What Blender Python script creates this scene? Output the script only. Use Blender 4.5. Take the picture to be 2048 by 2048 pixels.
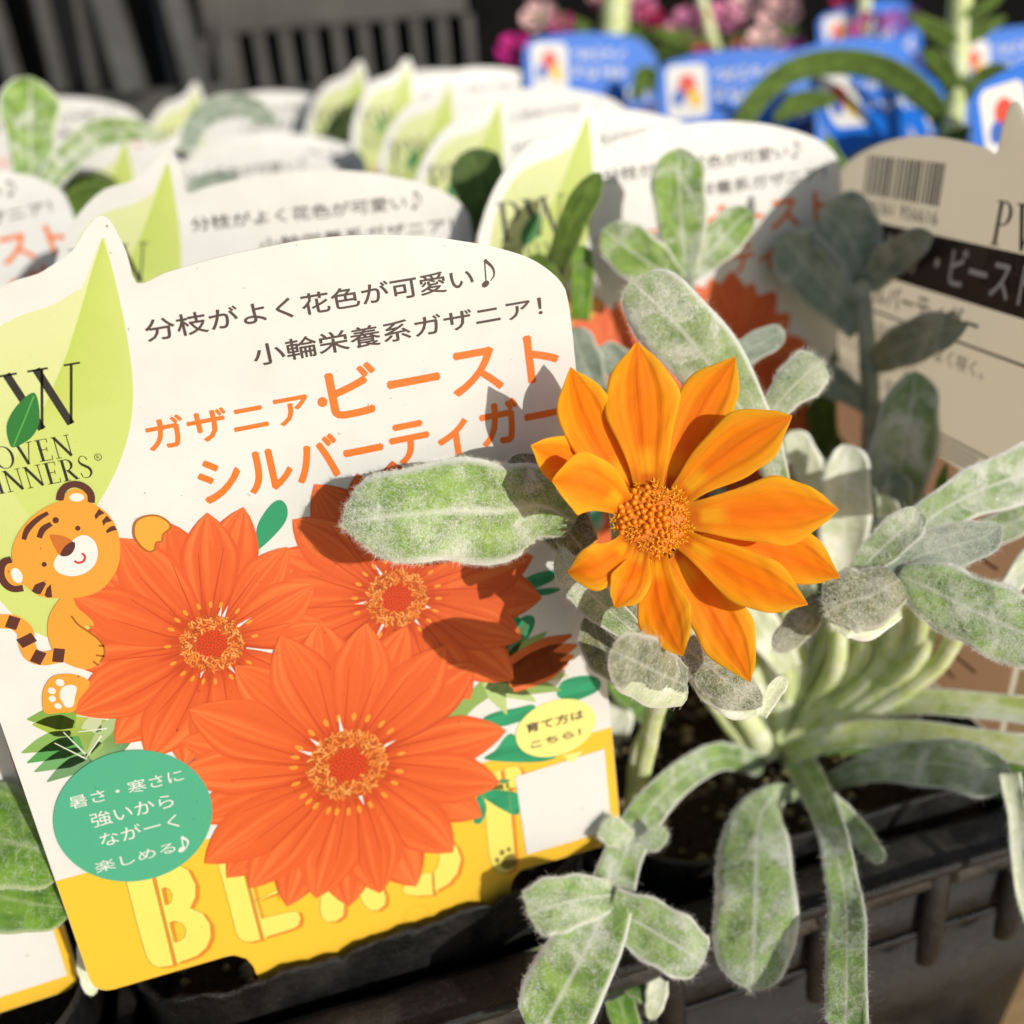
import bpy, math, random
import numpy as np
from mathutils import Vector, Matrix, noise as mnoise
from mathutils.geometry import tessellate_polygon
random.seed(7); rng = np.random.default_rng(7)
D = bpy.data; S = bpy.context.scene; COL = S.collection
for o in list(D.objects): D.objects.remove(o)
PI = math.pi

# ------------------------------------------------------------------ camera
F_PX, C_PX, H_CAM = 2050.0, 1024.0, 0.233      # focal length and centre on a 2048 grid; lens height above the bench
down = np.array([.078, .895, .438]); down /= np.linalg.norm(down)
zw = -down; yw = np.array([0, 0, 1.]) - zw*zw[2]; yw /= np.linalg.norm(yw); xw = np.cross(yw, zw)
MW = np.array([xw, yw, zw])                    # camera axes (right, down, forward) to world
CAMLOC = np.array([0, 0, H_CAM])
cam = D.objects.new('camera', D.cameras.new('camera')); COL.objects.link(cam); S.camera = cam
cam.matrix_world = Matrix([[MW[i][0], -MW[i][1], -MW[i][2], CAMLOC[i]] for i in range(3)] + [[0, 0, 0, 1]])
cam.data.sensor_width = 36; cam.data.lens = 36*F_PX/2048
cam.data.clip_start = .005; cam.data.clip_end = 100
cam.data.dof.use_dof = True; cam.data.dof.focus_distance = .1435
cam.data.dof.aperture_fstop = cam.data.lens/3.0; cam.data.dof.aperture_blades = 0
# ------------------------------------------------------------------ daylight
SUN = MW @ np.array([-.60, .035, .80]); SUN /= np.linalg.norm(SUN)
w = D.worlds.new('World'); S.world = w; w.use_nodes = True
nt = w.node_tree; sky = nt.nodes.new('ShaderNodeTexSky'); sky.sky_type = 'NISHITA'; sky.sun_disc = False
sky.sun_elevation = math.asin(-SUN[2]); sky.sun_rotation = math.atan2(-SUN[0], -SUN[1])
bgn = nt.nodes['Background']; nt.links.new(sky.outputs[0], bgn.inputs[0]); bgn.inputs[1].default_value = .135
sun = D.objects.new('sun', D.lights.new('sun', 'SUN')); COL.objects.link(sun)
sun.data.energy = 4.9; sun.data.angle = math.radians(.53); sun.data.color = (1, .95, .87)
sun.rotation_euler = Vector(SUN).to_track_quat('-Z', 'Y').to_euler()
S.view_settings.view_transform = 'Standard'; S.view_settings.look = 'None'
S.view_settings.exposure = -.33; S.view_settings.gamma = 1
S.render.engine = 'CYCLES'; S.cycles.max_bounces = 8; S.cycles.use_denoising = True

# ------------------------------------------------------------------ helpers
def at(x, y, z):                                # point seen at (x, y) of the 2048 grid, z metres in front of the lens
    return MW @ np.array([(x-C_PX)/F_PX*z, (y-C_PX)/F_PX*z, z]) + CAMLOC
def lin(c, k=1.0):
    if isinstance(c, str): c = tuple(int(c[i:i+2], 16)/255 for i in (0, 2, 4))
    return tuple(k*(v/12.92 if v <= .04045 else ((v+.055)/1.055)**2.4) for v in c)
def tag(o, label=None, cat=None, group=None, kind=None):
    if label: o['label'] = label
    if cat: o['category'] = cat
    if group: o['group'] = group
    if kind: o['kind'] = kind
    return o
def empty(name, loc=(0, 0, 0)):
    o = D.objects.new(name, None); COL.objects.link(o); o.location = loc; o.empty_display_size = .01; return o
def put(name, me, parent=None, kind=None):
    o = D.objects.new(name, me); COL.objects.link(o)
    if parent is not None: o.parent = parent
    if kind: o['kind'] = kind
    return o
def mesh(name, V, Fc, mats, cols=None, uvs=None, smooth=True, fm=None):
    me = D.meshes.new(name); me.from_pydata([tuple(map(float, v)) for v in V], [], [tuple(int(i) for i in f) for f in Fc])
    for m in (mats if isinstance(mats, (list, tuple)) else [mats]): me.materials.append(m)
    if smooth: me.polygons.foreach_set('use_smooth', [True]*len(me.polygons))
    if fm is not None: me.polygons.foreach_set('material_index', list(map(int, fm)))
    if cols is not None:
        a = me.color_attributes.new('Col', 'FLOAT_COLOR', 'POINT'); c = np.ones((len(V), 4), dtype=np.float32)
        c[:, :3] = np.array(cols)[:, :3]*.80; a.data.foreach_set('color', c.ravel())
    if uvs is not None:
        uv = me.uv_layers.new(name='UVMap'); idx = np.zeros(len(me.loops), dtype=np.int32)
        me.loops.foreach_get('vertex_index', idx); uv.data.foreach_set('uv', np.array(uvs, dtype=np.float32)[idx].ravel())
    me.update(); return me
def catmull(P, n):
    P = np.array(P, float); m = len(P)
    if m == 2: P = np.array([P[0], (P[0]+P[1])/2, P[1]]); m = 3
    Q = np.vstack([2*P[0]-P[1], P, 2*P[-1]-P[-2]]); out = []
    for k in range(n):
        t = k/(n-1)*(m-1); i = min(int(t), m-2); f = t-i; a, b, c, d = Q[i:i+4]
        out.append(.5*((2*b)+(-a+c)*f+(2*a-5*b+4*c-d)*f*f+(-a+3*b-3*c+d)*f**3))
    return np.array(out)

# ------------------------------------------------------------------ materials
class NB:
    def __init__(s, name):
        s.m = D.materials.new(name); s.m.use_nodes = True; s.t = s.m.node_tree
        s.b = s.t.nodes['Principled BSDF']; s.out = s.t.nodes['Material Output']
    def n(s, typ, **k):
        x = s.t.nodes.new(typ)
        for a, v in k.items():
            if a.startswith('_'): x.inputs[a[1:].replace('_', ' ')].default_value = v
            else: setattr(x, a, v)
        return x
    def l(s, a, b): s.t.links.new(a, b)
    def set(s, **k):
        for a, v in k.items(): s.b.inputs[a.replace('_', ' ')].default_value = v
        return s
    def coords(s, kind='Object'): return s.n('ShaderNodeTexCoord').outputs[kind]
    def noise(s, scale, detail=4, rough=.55, vec=None, dist=0):
        x = s.n('ShaderNodeTexNoise', _Scale=scale, _Detail=detail, _Roughness=rough, _Distortion=dist)
        s.l(vec if vec is not None else s.coords(), x.inputs['Vector']); return x.outputs['Fac']
    def ramp(s, fac, stops, interp='LINEAR'):
        x = s.n('ShaderNodeValToRGB'); x.color_ramp.interpolation = interp; e = x.color_ramp.elements
        while len(e) < len(stops): e.new(.5)
        for k, (p, c) in enumerate(stops):
            e[k].position = p; e[k].color = (*c, 1) if len(c) == 3 else c
        s.l(fac, x.inputs[0]); return x.outputs[0]
    def mix(s, fac, a, b, mode='MIX'):
        x = s.n('ShaderNodeMix', data_type='RGBA', blend_type=mode)
        for k, v in ((0, fac), (6, a), (7, b)):
            if isinstance(v, (int, float)): x.inputs[k].default_value = v
            elif isinstance(v, tuple): x.inputs[k].default_value = (*v, 1)
            else: s.l(v, x.inputs[k])
        return x.outputs[2]
    def math(s, op, a, b=0.0, c=0.0):
        x = s.n('ShaderNodeMath', operation=op)
        for k, v in ((0, a), (1, b), (2, c)):
            if isinstance(v, (int, float)): x.inputs[k].default_value = v
            else: s.l(v, x.inputs[k])
        return x.outputs[0]
    def bump(s, h, strength, dist):
        x = s.n('ShaderNodeBump', _Strength=strength, _Distance=dist); s.l(h, x.inputs['Height']); s.l(x.outputs[0], s.b.inputs['Normal']); return x
    def translucent(s, color, fac):
        tr = s.n('ShaderNodeBsdfTranslucent'); mx = s.n('ShaderNodeMixShader')
        if isinstance(color, tuple): tr.inputs[0].default_value = (*color, 1)
        else: s.l(color, tr.inputs[0])
        mx.inputs[0].default_value = fac
        s.l(s.b.outputs[0], mx.inputs[1]); s.l(tr.outputs[0], mx.inputs[2]); s.l(mx.outputs[0], s.out.inputs[0])

def print_material(name='printed_card', tr=0):
    b = NB(name); a = b.n('ShaderNodeAttribute', attribute_name='Col')
    n1 = b.noise(5500, 2, .6); n2 = b.noise(120, 5, .6)
    v = b.math('ADD', b.math('MULTIPLY', n1, .16), b.math('MULTIPLY', n2, .10))
    g = b.ramp(v, [(.06, (.88, .88, .88)), (.2, (1, 1, 1))])
    # faint rings of dried water drops
    vo = b.n('ShaderNodeTexVoronoi', _Scale=110, _Randomness=1); b.l(b.coords(), vo.inputs['Vector'])
    ring = b.ramp(vo.outputs['Distance'], [(.24, (1, 1, 1)), (.29, (.90, .885, .87)), (.31, (1, 1, 1))])
    mask = b.ramp(b.noise(28, 2), [(.56, (0, 0, 0)), (.66, (1, 1, 1))])
    spk = b.ramp(b.noise(900, 2, .5), [(.725, (1, 1, 1)), (.78, (.55, .5, .42))]); c = b.mix(1.0, b.mix(1.0, a.outputs['Color'], g, 'MULTIPLY'), spk, 'MULTIPLY'); c2 = b.mix(1.0, c, ring, 'MULTIPLY'); c3 = b.mix(mask, c, c2)
    b.l(c3, b.b.inputs['Base Color']); b.set(Roughness=.5, Specular_IOR_Level=.3)
    b.bump(b.noise(4200, 2, .7), .35, .00006)
    if tr: b.translucent(c3, tr)
    return b.m
M_PRINT = print_material(); M_PRINTT = print_material('printed_thin_card', .8)
def card_material(name, tr):
    b = NB(name); b.set(Roughness=.4, Specular_IOR_Level=.4)
    c = b.ramp(b.noise(90, 5), [(.3, (.64, .635, .60)), (.7, (.72, .715, .68))]); c = b.mix(1.0, c, b.ramp(b.noise(900, 2, .5), [(.725, (1, 1, 1)), (.78, (.55, .5, .42))]), 'MULTIPLY'); b.l(c, b.b.inputs['Base Color'])
    b.bump(b.noise(4200, 2, .7), .25, .00006); b.translucent((.88, .84, .74), tr); return b.m
M_CARD = card_material('white_card', .12); M_CARDT = card_material('uncoated_card_back', .78)

def leaf_material(name, dark, mid, pale, felt=.5, trans=.3, scale=1.0, bk=1.0):
    b = NB(name); uv = b.coords('UV'); sx = b.n('ShaderNodeSeparateXYZ'); b.l(uv, sx.inputs[0])
    co = b.coords()
    mp = b.n('ShaderNodeMapping'); mp.inputs['Scale'].default_value = (40, 7, 1); b.l(uv, mp.inputs[0])
    fib = b.noise(1.6*scale, 6, .75, mp.outputs[0], 1.2)
    big = b.noise(260*scale, 4, .6, co, .6); fine = b.noise(2300*scale, 5, .75, co, 2.0)
    base = b.mix(b.ramp(big, [(.38, (0, 0, 0)), (.60, (1, 1, 1))]), dark, mid)
    f = b.math('ADD', b.math('MULTIPLY', fine, .65), b.math('MULTIPLY', fib, .35))
    patch = b.math('ADD', f, b.math('MULTIPLY', b.math('SUBTRACT', b.noise(130*scale, 3, .6, co, .8), .5), -.62))
    fm = b.ramp(patch, [(.64-.32*felt, (0, 0, 0)), (.80-.32*felt, (1, 1, 1))])
    c = b.mix(b.math('MULTIPLY', fm, .9), base, pale)
    # pale midrib and pale rolled margin
    av = b.math('ABSOLUTE', b.math('SUBTRACT', sx.outputs[1], .5))
    rib = b.ramp(av, [(.0, (.6, .6, .6)), (.05, (0, 0, 0)), (.42, (0, 0, 0)), (.475, (1, 1, 1))])
    c = b.mix(rib, c, pale); b.l(c, b.b.inputs['Base Color'])
    b.set(Roughness=.55, Specular_IOR_Level=.4, Sheen_Weight=.5, Sheen_Roughness=.4)
    b.bump(b.math('ADD', f, b.math('MULTIPLY', big, 1.5)), .7*bk, .0007*bk)
    tc = b.mix(.5, c, (min(1, mid[0]*1.9), min(1, mid[1]*1.7), mid[2]*.9)); b.translucent(tc, trans); return b.m
M_FELT = leaf_material('felted_leaf', lin('6f9436'), lin('a2c65c'), lin('fafaf2'), .51, .26)
M_GREEN = leaf_material('fresh_leaf', lin('588c1c'), lin('8cba3c'), lin('c3d698'), .22, .35)
M_SILVER = leaf_material('silver_leaf', lin('7a9a54'), lin('a8c07e'), lin('fcfcf6'), .57, .22)
M_DUSK = leaf_material('bluish_leaf', lin('86998a'), lin('a8b8a4'), lin('e6ebe0'), .5, .3)
M_PURPLE = leaf_material('purple_grey_leaf', lin('5f6c3e'), lin('93945e'), lin('e4e2d2'), .46, .25)
M_PALE = leaf_material('pale_underleaf', lin('c0cc9c'), lin('d8e0ba'), lin('fdfdf6'), .6, .22, bk=.4)
M_STALK = leaf_material('pale_stalk', lin('c4d470'), lin('e4eca8'), lin('fdfef2'), .5, .22, bk=.3)
M_WILLOW = leaf_material('smooth_green_leaf', lin('4b661c'), lin('6b8a2c'), lin('90a850'), .1, .3)
def hair_material():
    b = NB('leaf_wool'); b.set(Base_Color=(.86, .87, .78, 1), Roughness=.7, Specular_IOR_Level=.3); b.translucent((.85, .88, .72), .5); return b.m
M_HAIR = hair_material()
def petal_material():
    b = NB('orange_petal'); uv = b.coords('UV'); sx = b.n('ShaderNodeSeparateXYZ'); b.l(uv, sx.inputs[0])
    u, v = sx.outputs[0], sx.outputs[1]
    av = b.math('ABSOLUTE', b.math('SUBTRACT', v, .5))
    mp = b.n('ShaderNodeMapping'); mp.inputs['Scale'].default_value = (1.6, 46, 1); b.l(uv, mp.inputs[0])
    st = b.noise(1.0, 5, .7, mp.outputs[0], .25)
    rim = b.math('ADD', b.math('MULTIPLY', av, 1.5), b.math('MULTIPLY', u, .35))
    base = b.ramp(rim, [(.15, lin('ff8c04')), (.5, lin('ff9e08')), (.9, lin('ffc422'))])
    c = b.mix(b.ramp(st, [(.33, (.26, .26, .26)), (.52, (0, 0, 0))]), base, lin('f87404'))
    # yellow spot with dark halo near the disc
    near = b.ramp(u, [(.05, (1, 1, 1)), (.10, (.8, .8, .8)), (.17, (0, 0, 0))])
    c = b.mix(b.math('MULTIPLY', near, .45), c, lin('b45a04'))
    spot = b.math('MULTIPLY', b.ramp(u, [(.10, (0, 0, 0)), (.13, (1, 1, 1)), (.18, (1, 1, 1)), (.235, (0, 0, 0))]), b.ramp(av, [(.12, (1, 1, 1)), (.3, (0, 0, 0))]))
    c = b.mix(b.math('MULTIPLY', spot, .85), c, lin('ffc01c'))
    b.l(c, b.b.inputs['Base Color']); b.set(Roughness=.5, Specular_IOR_Level=.2, Sheen_Weight=.15)
    b.bump(st, .5, .0003); b.translucent(c, .4); return b.m
M_PETAL = petal_material()
def plain(name, col, rough=.5, var=.12, scale=400, spec=.5, trans=None, bump=.2, bd=.0003):
    b = NB(name); d = tuple(v*(1-var) for v in col); e = tuple(min(1, v*(1+var)) for v in col)
    n = b.noise(scale, 5, .6); b.l(b.ramp(n, [(.3, d), (.7, e)]), b.b.inputs['Base Color'])
    b.set(Roughness=rough, Specular_IOR_Level=spec)
    if bump: b.bump(n, bump, bd)
    if trans: b.translucent(col, trans)
    return b.m
M_BUD = plain('orange_floret', lin('fb9a10'), .4, .12, 900, trans=.25)
M_STAR = plain('open_floret', lin('ffbe28'), .45, .15, 900, trans=.25)
def plastic_material(name='black_plastic', dirt=.09, base=.008):
    b = NB(name); co = b.coords()
    n = b.noise(70, 7, .65, co); n2 = b.noise(900, 5, .75, co); n3 = b.noise(22, 4, .5, co)
    c = b.ramp(n2, [(.3, (base*.7,)*3), (.7, (base*1.5, base*1.5, base*1.55))])
    c = b.mix(b.ramp(n, [(.47, (0, 0, 0)), (.62, (.75*dirt,)*3)]), c, (.11, .095, .07))
    c = b.mix(b.ramp(n3, [(.5, (0, 0, 0)), (.7, (.5*dirt,)*3)]), c, (.085, .045, .014))
    sp = b.ramp(b.noise(2600, 2, .5, co), [(.66, (0, 0, 0)), (.72, (1, 1, 1))])
    c = b.mix(b.math('MULTIPLY', sp, .4*dirt), c, (.45, .4, .32))
    b.l(c, b.b.inputs['Base Color']); b.set(Specular_IOR_Level=.4)
    b.l(b.ramp(n, [(.4, (.22,)*3), (.65, (.6,)*3)]), b.b.inputs['Roughness']); b.bump(b.math('ADD', n2, b.math('MULTIPLY', n, 2.0)), .7, .0007); return b.m
M_PLASTIC = plastic_material(); M_DUSTY = plastic_material('dusty_brown_plastic', .5, .010)
M_CRATE = plain('grey_crate_plastic', (.075, .073, .066), .55, .25, 40, bump=.1)
M_CRATED = plain('dark_crate_plastic', (.045, .045, .042), .6, .3, 40, bump=.1)
M_CRATESHADE = plain('shaded_crate_inside', (.006, .006, .006), .8, .3, 40, .2, bump=0)  # crate plastic coloured black, so the gaps read as shade
M_SOIL = plain('potting_soil', (.035, .024, .014), .95, .6, 900, .1, bump=.8, bd=.002)
M_GRAIN = plain('soil_granule', (.30, .24, .13), .9, .5, 500, .2)
def wood_material():
    b = NB('bench_wood'); co = b.coords(); mp = b.n('ShaderNodeMapping'); mp.inputs['Scale'].default_value = (8, 90, 8); b.l(co, mp.inputs[0])
    n = b.noise(2.2, 6, .65, mp.outputs[0], .5); b.l(b.ramp(n, [(.25, (.34, .19, .07)), (.7, (.55, .36, .16))]), b.b.inputs['Base Color'])
    b.set(Roughness=.65); b.bump(n, .4, .001); return b.m
M_WOOD = wood_material()

# ------------------------------------------------------------------ flat print of a plant tag, drawn in millimetres on the card (s to the right, t up)
TU = np.array([1, -.220, .2245]); TU /= np.linalg.norm(TU)
TV = np.array([.128, .930, .343]); TV -= TU*(TU @ TV); TV /= np.linalg.norm(TV)
TN = np.cross(TU, TV); ZC = 1.8176*.09; TO = np.array([(190-C_PX)/F_PX*ZC, (1990-C_PX)/F_PX*ZC, ZC])
def L(x, y, n_=None):
    r = np.array([(x-C_PX)/F_PX, (y-C_PX)/F_PX, 1.]); p = r*((TO @ TN)/(r @ TN))-TO
    return (1000*(p @ TU), -1000*(p @ TV))
def z3(sc, ox, oy): return lambda pts: [L(ox+x/sc, oy+y/sc) for x, y in pts]
class Ink:
    def __init__(s): s.V = []; s.F = []; s.C = []
    def add(s, pts, faces, col, layer):
        k = len(s.V); s.V += [(x*.001, y*.001, layer*.000005) for x, y in pts]
        s.F += [tuple(i+k for i in f) for f in faces]
        s.C += list(col) if isinstance(col, list) else [col]*len(pts)
    def fill(s, loops, col, layer):
        if not isinstance(loops[0][0], (tuple, list, np.ndarray)): loops = [loops]
        tri = tessellate_polygon([[Vector((x, y, 0)) for x, y in lp] for lp in loops])
        pts = [tuple(p) for lp in loops for p in lp]; out = []
        for a, b, c in tri:
            ar = (pts[b][0]-pts[a][0])*(pts[c][1]-pts[a][1])-(pts[b][1]-pts[a][1])*(pts[c][0]-pts[a][0])
            if abs(ar) > 1e-9: out.append((a, b, c) if ar > 0 else (a, c, b))
        s.add(pts, out, col, layer)
    def stroke(s, pts, wd, col, layer, closed=False, smooth=0):
        P = catmull(pts, smooth) if smooth else np.array(pts, float)
        n = len(P); T = (np.roll(P, -1, 0)-np.roll(P, 1, 0)) if closed else np.gradient(P, axis=0)
        T /= np.linalg.norm(T, axis=1)[:, None]+1e-9; N = np.stack([-T[:, 1], T[:, 0]], 1)
        W = (np.interp(np.linspace(0, 1, n), np.linspace(0, 1, len(wd)), wd) if isinstance(wd, (list, tuple)) else np.full(n, wd))[:, None]/2
        A, B = P-N*W, P+N*W; Fc = []
        for i in range(n if closed else n-1): j = (i+1) % n; Fc.append((i, j, n+j, n+i))
        s.add([tuple(p) for p in A]+[tuple(p) for p in B], Fc, col, layer)
    def build(s, name, parent=None, mat=None):
        return put(name, mesh(name, s.V, s.F, mat or M_PRINT, s.C, smooth=False), parent)
def ell(c, rx, ry, rot=0, n=28, a0=0, a1=2*PI):
    out = []
    for k in range(n):
        a = a0+(a1-a0)*k/(n if abs(a1-a0-2*PI) < 1e-6 else n-1); x, y = rx*math.cos(a), ry*math.sin(a)
        out.append((c[0]+x*math.cos(rot)-y*math.sin(rot), c[1]+x*math.sin(rot)+y*math.cos(rot)))
    return out
def ellq(c, px, py, rot, conv, n=28): return conv(ell(c, px, py, rot, n))
def smooth_loop(pts, n=60):
    P = np.array(pts, float); m = len(P); out = []
    for k in range(n):
        t = k/n*m; i = int(t); f = t-i; a, b, c, d = P[(i-1) % m], P[i % m], P[(i+1) % m], P[(i+2) % m]
        out.append(tuple(.5*((2*b)+(-a+c)*f+(2*a-5*b+4*c-d)*f*f+(-a+3*b-3*c+d)*f**3)))
    return out
TXT = {}
def glyphs(body, bold=0.0, font_scale=1):
    key = (body, bold)
    if key in TXT: return TXT[key]
    cu = D.curves.new('t', 'FONT'); cu.body = body; cu.resolution_u = 3; cu.offset = bold; cu.fill_mode = 'FRONT'
    o = D.objects.new('t', cu); COL.objects.link(o); bpy.context.view_layer.update()
    me = o.evaluated_get(bpy.context.evaluated_depsgraph_get()).to_mesh()
    V = [(v.co.x, v.co.y) for v in me.vertices]; Fc = [tuple(p.vertices) for p in me.polygons]
    o.evaluated_get(bpy.context.evaluated_depsgraph_get()).to_mesh_clear(); D.objects.remove(o); D.curves.remove(cu)
    TXT[key] = (np.array(V), Fc); return TXT[key]
def text(ink, body, ll, ur, col, layer, bold=0.0, shear=0, fat=0.0):
    if fat:
        for k, (dx, dy) in enumerate(((-fat, 0), (fat, 0), (0, -fat), (0, fat))): text(ink, body, (ll[0]+dx, ll[1]+dy), (ur[0]+dx, ur[1]+dy), col, layer+k, bold)
        return
    V, Fc = glyphs(body, bold)
    if not len(V): return
    lo, hi = V.min(0), V.max(0); T = (V-lo)/(hi-lo); out = []
    for x, y in T: out.append((ll[0]+x*(ur[0]-ll[0])+shear*y, ll[1]+y*(ur[1]-ll[1])))
    fx = []
    for f in Fc:
        a = sum(out[f[i]][0]*out[f[(i+1) % len(f)]][1]-out[f[(i+1) % len(f)]][0]*out[f[i]][1] for i in range(len(f)))
        fx.append(f if a > 0 else f[::-1])
    ink.add(out, fx, col, layer)
def note(ink, stem, head, col, layer, flag):
    ink.stroke(stem, .2, col, layer); ink.fill(ell(head, .62, .42, .5, 14), col, layer+1); ink.stroke(flag, [.5, .3, .12], col, layer+2, smooth=14)
# a small serif alphabet: bars (x0,y0,x1,y1,width), bowls and serifs on a unit-high letter
def serif(ink, word, x, y, h, col, layer, gap=.12, squash=1.0):
    TH, TN_, SF = .13, .045, .035
    def bar(x0, y0, x1, y1, wd): ink.stroke([(x+x0*h*squash, y+y0*h), (x+x1*h*squash, y+y1*h)], wd*h, col, layer)
    def serf(cx, cy, half=.13): bar(cx-half, cy, cx+half, cy, SF)
    def arc(cx, cy, rx, ry, a0, a1, wx, wy):
        o = [(cx+rx*math.cos(a), cy+ry*math.sin(a)) for a in np.linspace(a0, a1, 22)]
        i = [(cx+(rx-wx)*math.cos(a), cy+(ry-wy)*math.sin(a)) for a in np.linspace(a0, a1, 22)]
        pts = [(x+px*h*squash, y+py*h) for px, py in o+i]; n = 22
        ink.add(pts, [(k, k+1, n+k+1, n+k) if a1 > a0 else (n+k, n+k+1, k+1, k) for k in range(n-1)], col, layer)
    for ch in word:
        if ch == 'P' or ch == 'R':
            bar(.16, 0, .16, 1, TH); serf(.16, .018, .16); bar(0, .982, .35, .982, SF); arc(.3, .73, .29, .27, -PI/2, PI/2, .12, SF); bar(.16, .475, .3, .475, SF)
            if ch == 'R': bar(.32, .48, .62, .02, TH); serf(.64, .018, .09)
            wdt = .6 if ch == 'P' else .72
        elif ch == 'W':
            bar(.13, 1, .40, 0, TH); bar(.40, 0, .64, .98, TN_); bar(.56, 1, .83, 0, TH); bar(.83, 0, 1.07, .98, TN_)
            serf(.13, .982, .15); serf(.58, .982, .15); serf(1.08, .982, .12); wdt = 1.2
        elif ch == 'V': bar(.13, 1, .40, 0, TH); bar(.40, 0, .65, .98, TN_); serf(.13, .982, .14); serf(.66, .982, .12); wdt = .76
        elif ch == 'N': bar(.12, 0, .12, .97, TN_); bar(.12, .98, .68, .02, TH); bar(.68, .02, .68, 1, TN_); serf(.12, .018, .12); serf(.1, .982, .1); serf(.68, .982, .12); wdt = .8
        elif ch == 'I': bar(.15, 0, .15, 1, TH); serf(.15, .018, .14); serf(.15, .982, .14); wdt = .3
        elif ch == 'E':
            bar(.16, 0, .16, 1, TH); bar(0, .018, .56, .018, SF); bar(0, .982, .54, .982, SF); bar(.16, .52, .44, .52, SF); bar(.56, 0, .58, .2, SF); bar(.53, .82, .53, 1, SF); bar(.44, .42, .44, .62, SF); wdt = .6
        elif ch == 'O': arc(.42, .5, .42, .52, 0, 2*PI, .12, SF); wdt = .84
        elif ch == 'S':
            pts = [(.45, .80), (.36, .97), (.2, 1.0), (.08, .85), (.12, .68), (.28, .54), (.44, .40), (.49, .2), (.38, .02), (.2, -.01), (.07, .06), (.03, .24)]
            ink.stroke([(x+a*h*squash, y+b*h) for a, b in pts], [.05*h, .03*h, .05*h, .11*h, .13*h, .11*h, .05*h, .03*h, .05*h], col, layer, smooth=26); wdt = .52
        x += (wdt+gap)*h*squash
    return x
K_GREY = lin('50403c'); K_ORG = lin('f07a28'); K_BLK = lin('2e2b26'); K_TEAL = lin('55b991', .9); K_YEL = lin('fac638')
K_TIG = lin('f5a43a', .95); K_BRN = lin('5a2f26'); K_WHT = tuple(v*.86 for v in (.95, .93, .88)); K_LIME = lin('ccd97a'); K_LIMEP = lin('e0e5ac')
K_LG = lin('2f9a6a'); K_PY = lin('fbea70', .95); K_SHO = lin('f0852a')

CARD = [(3, 0), (1.8, .22), (.85, .85), (.22, 1.8), (0, 3), (0, 50), (.1, 66), (.3, 76), (1.0, 86), (3, 93), (6.5, 99.8), (11, 105.4), (16.6, 109.6)]+[L(*p) for p in
    [(72, 549), (100, 533), (127, 516), (145, 500), (158, 482), (168, 464), (178, 449), (189, 437), (203, 431), (216, 436), (226, 449), (238, 472), (254, 508), (274, 567), (330, 546), (399, 525), (470, 507), (543, 492), (600, 481), (650, 475), (700, 471), (760, 469), (817, 471), (865, 474), (910, 480), (975, 491), (1035, 507), (1070, 522), (1097, 540), (1115, 556), (1126, 571), (1134, 592)]]+[(91.3, 90), (91, 60), (90.6, 20), (90.3, 2.5), (90.05, 1.2), (89.4, .25), (88.5, -.35), (87.3, -.6)]
_c = CARD; _top = catmull(_c[9:-6], 110); CARD = _c[:9]+[tuple(p) for p in _top]+_c[-6:]
LEAF = [L(205, 475), (26.5, 108.5), L(150, 583), L(100, 612), L(30, 636), (13, 103.6), (8.6, 98.5), (6, 93), (4.3, 86), (3.6, 78), (4.6, 70), (8, 63), (13, 60.5), (18, 64), L(150, 1065), L(195, 1010), L(235, 935), L(258, 865), L(266, 800), L(263, 735), L(252, 660), L(235, 580), L(220, 520)]
def card_body(parent, back=False):
    n = len(CARD); V = [(x*.001, y*.001, -.00001) for x, y in CARD]+[(x*.001, y*.001, -.0005) for x, y in CARD]
    ik = Ink(); ik.fill(CARD, (0, 0, 0), 0); tri = ik.F
    Fc = list(tri)+[tuple(i+n for i in f[::-1]) for f in tri]+[(i, n+i, n+(i+1) % n, (i+1) % n) for i in range(n)]
    st = [(19.5, -.02), (22, -.4), (23.6, -1.7), (24.3, -3.6), (26, -24), (46, -36), (67, -24), (69.0, -3.6), (69.8, -1.7), (71.3, -.45), (73.5, -.08)]; k = len(V); m = len(st)     # the broad stake that goes down into the pot
    V += [(x*.001, y*.001, -.0001) for x, y in st]+[(x*.001, y*.001, -.0005) for x, y in st]
    ik = Ink(); ik.fill(st, (0, 0, 0), 0); Fc += [tuple(i+k for i in f) for f in ik.F]+[tuple(i+k+m for i in f[::-1]) for f in ik.F]+[(k+i, k+m+i, k+m+(i+1) % m, k+(i+1) % m) for i in range(m)]
    return put('card', mesh('card', V, Fc, M_CARDT if back else M_CARD, smooth=False), parent)

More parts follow.
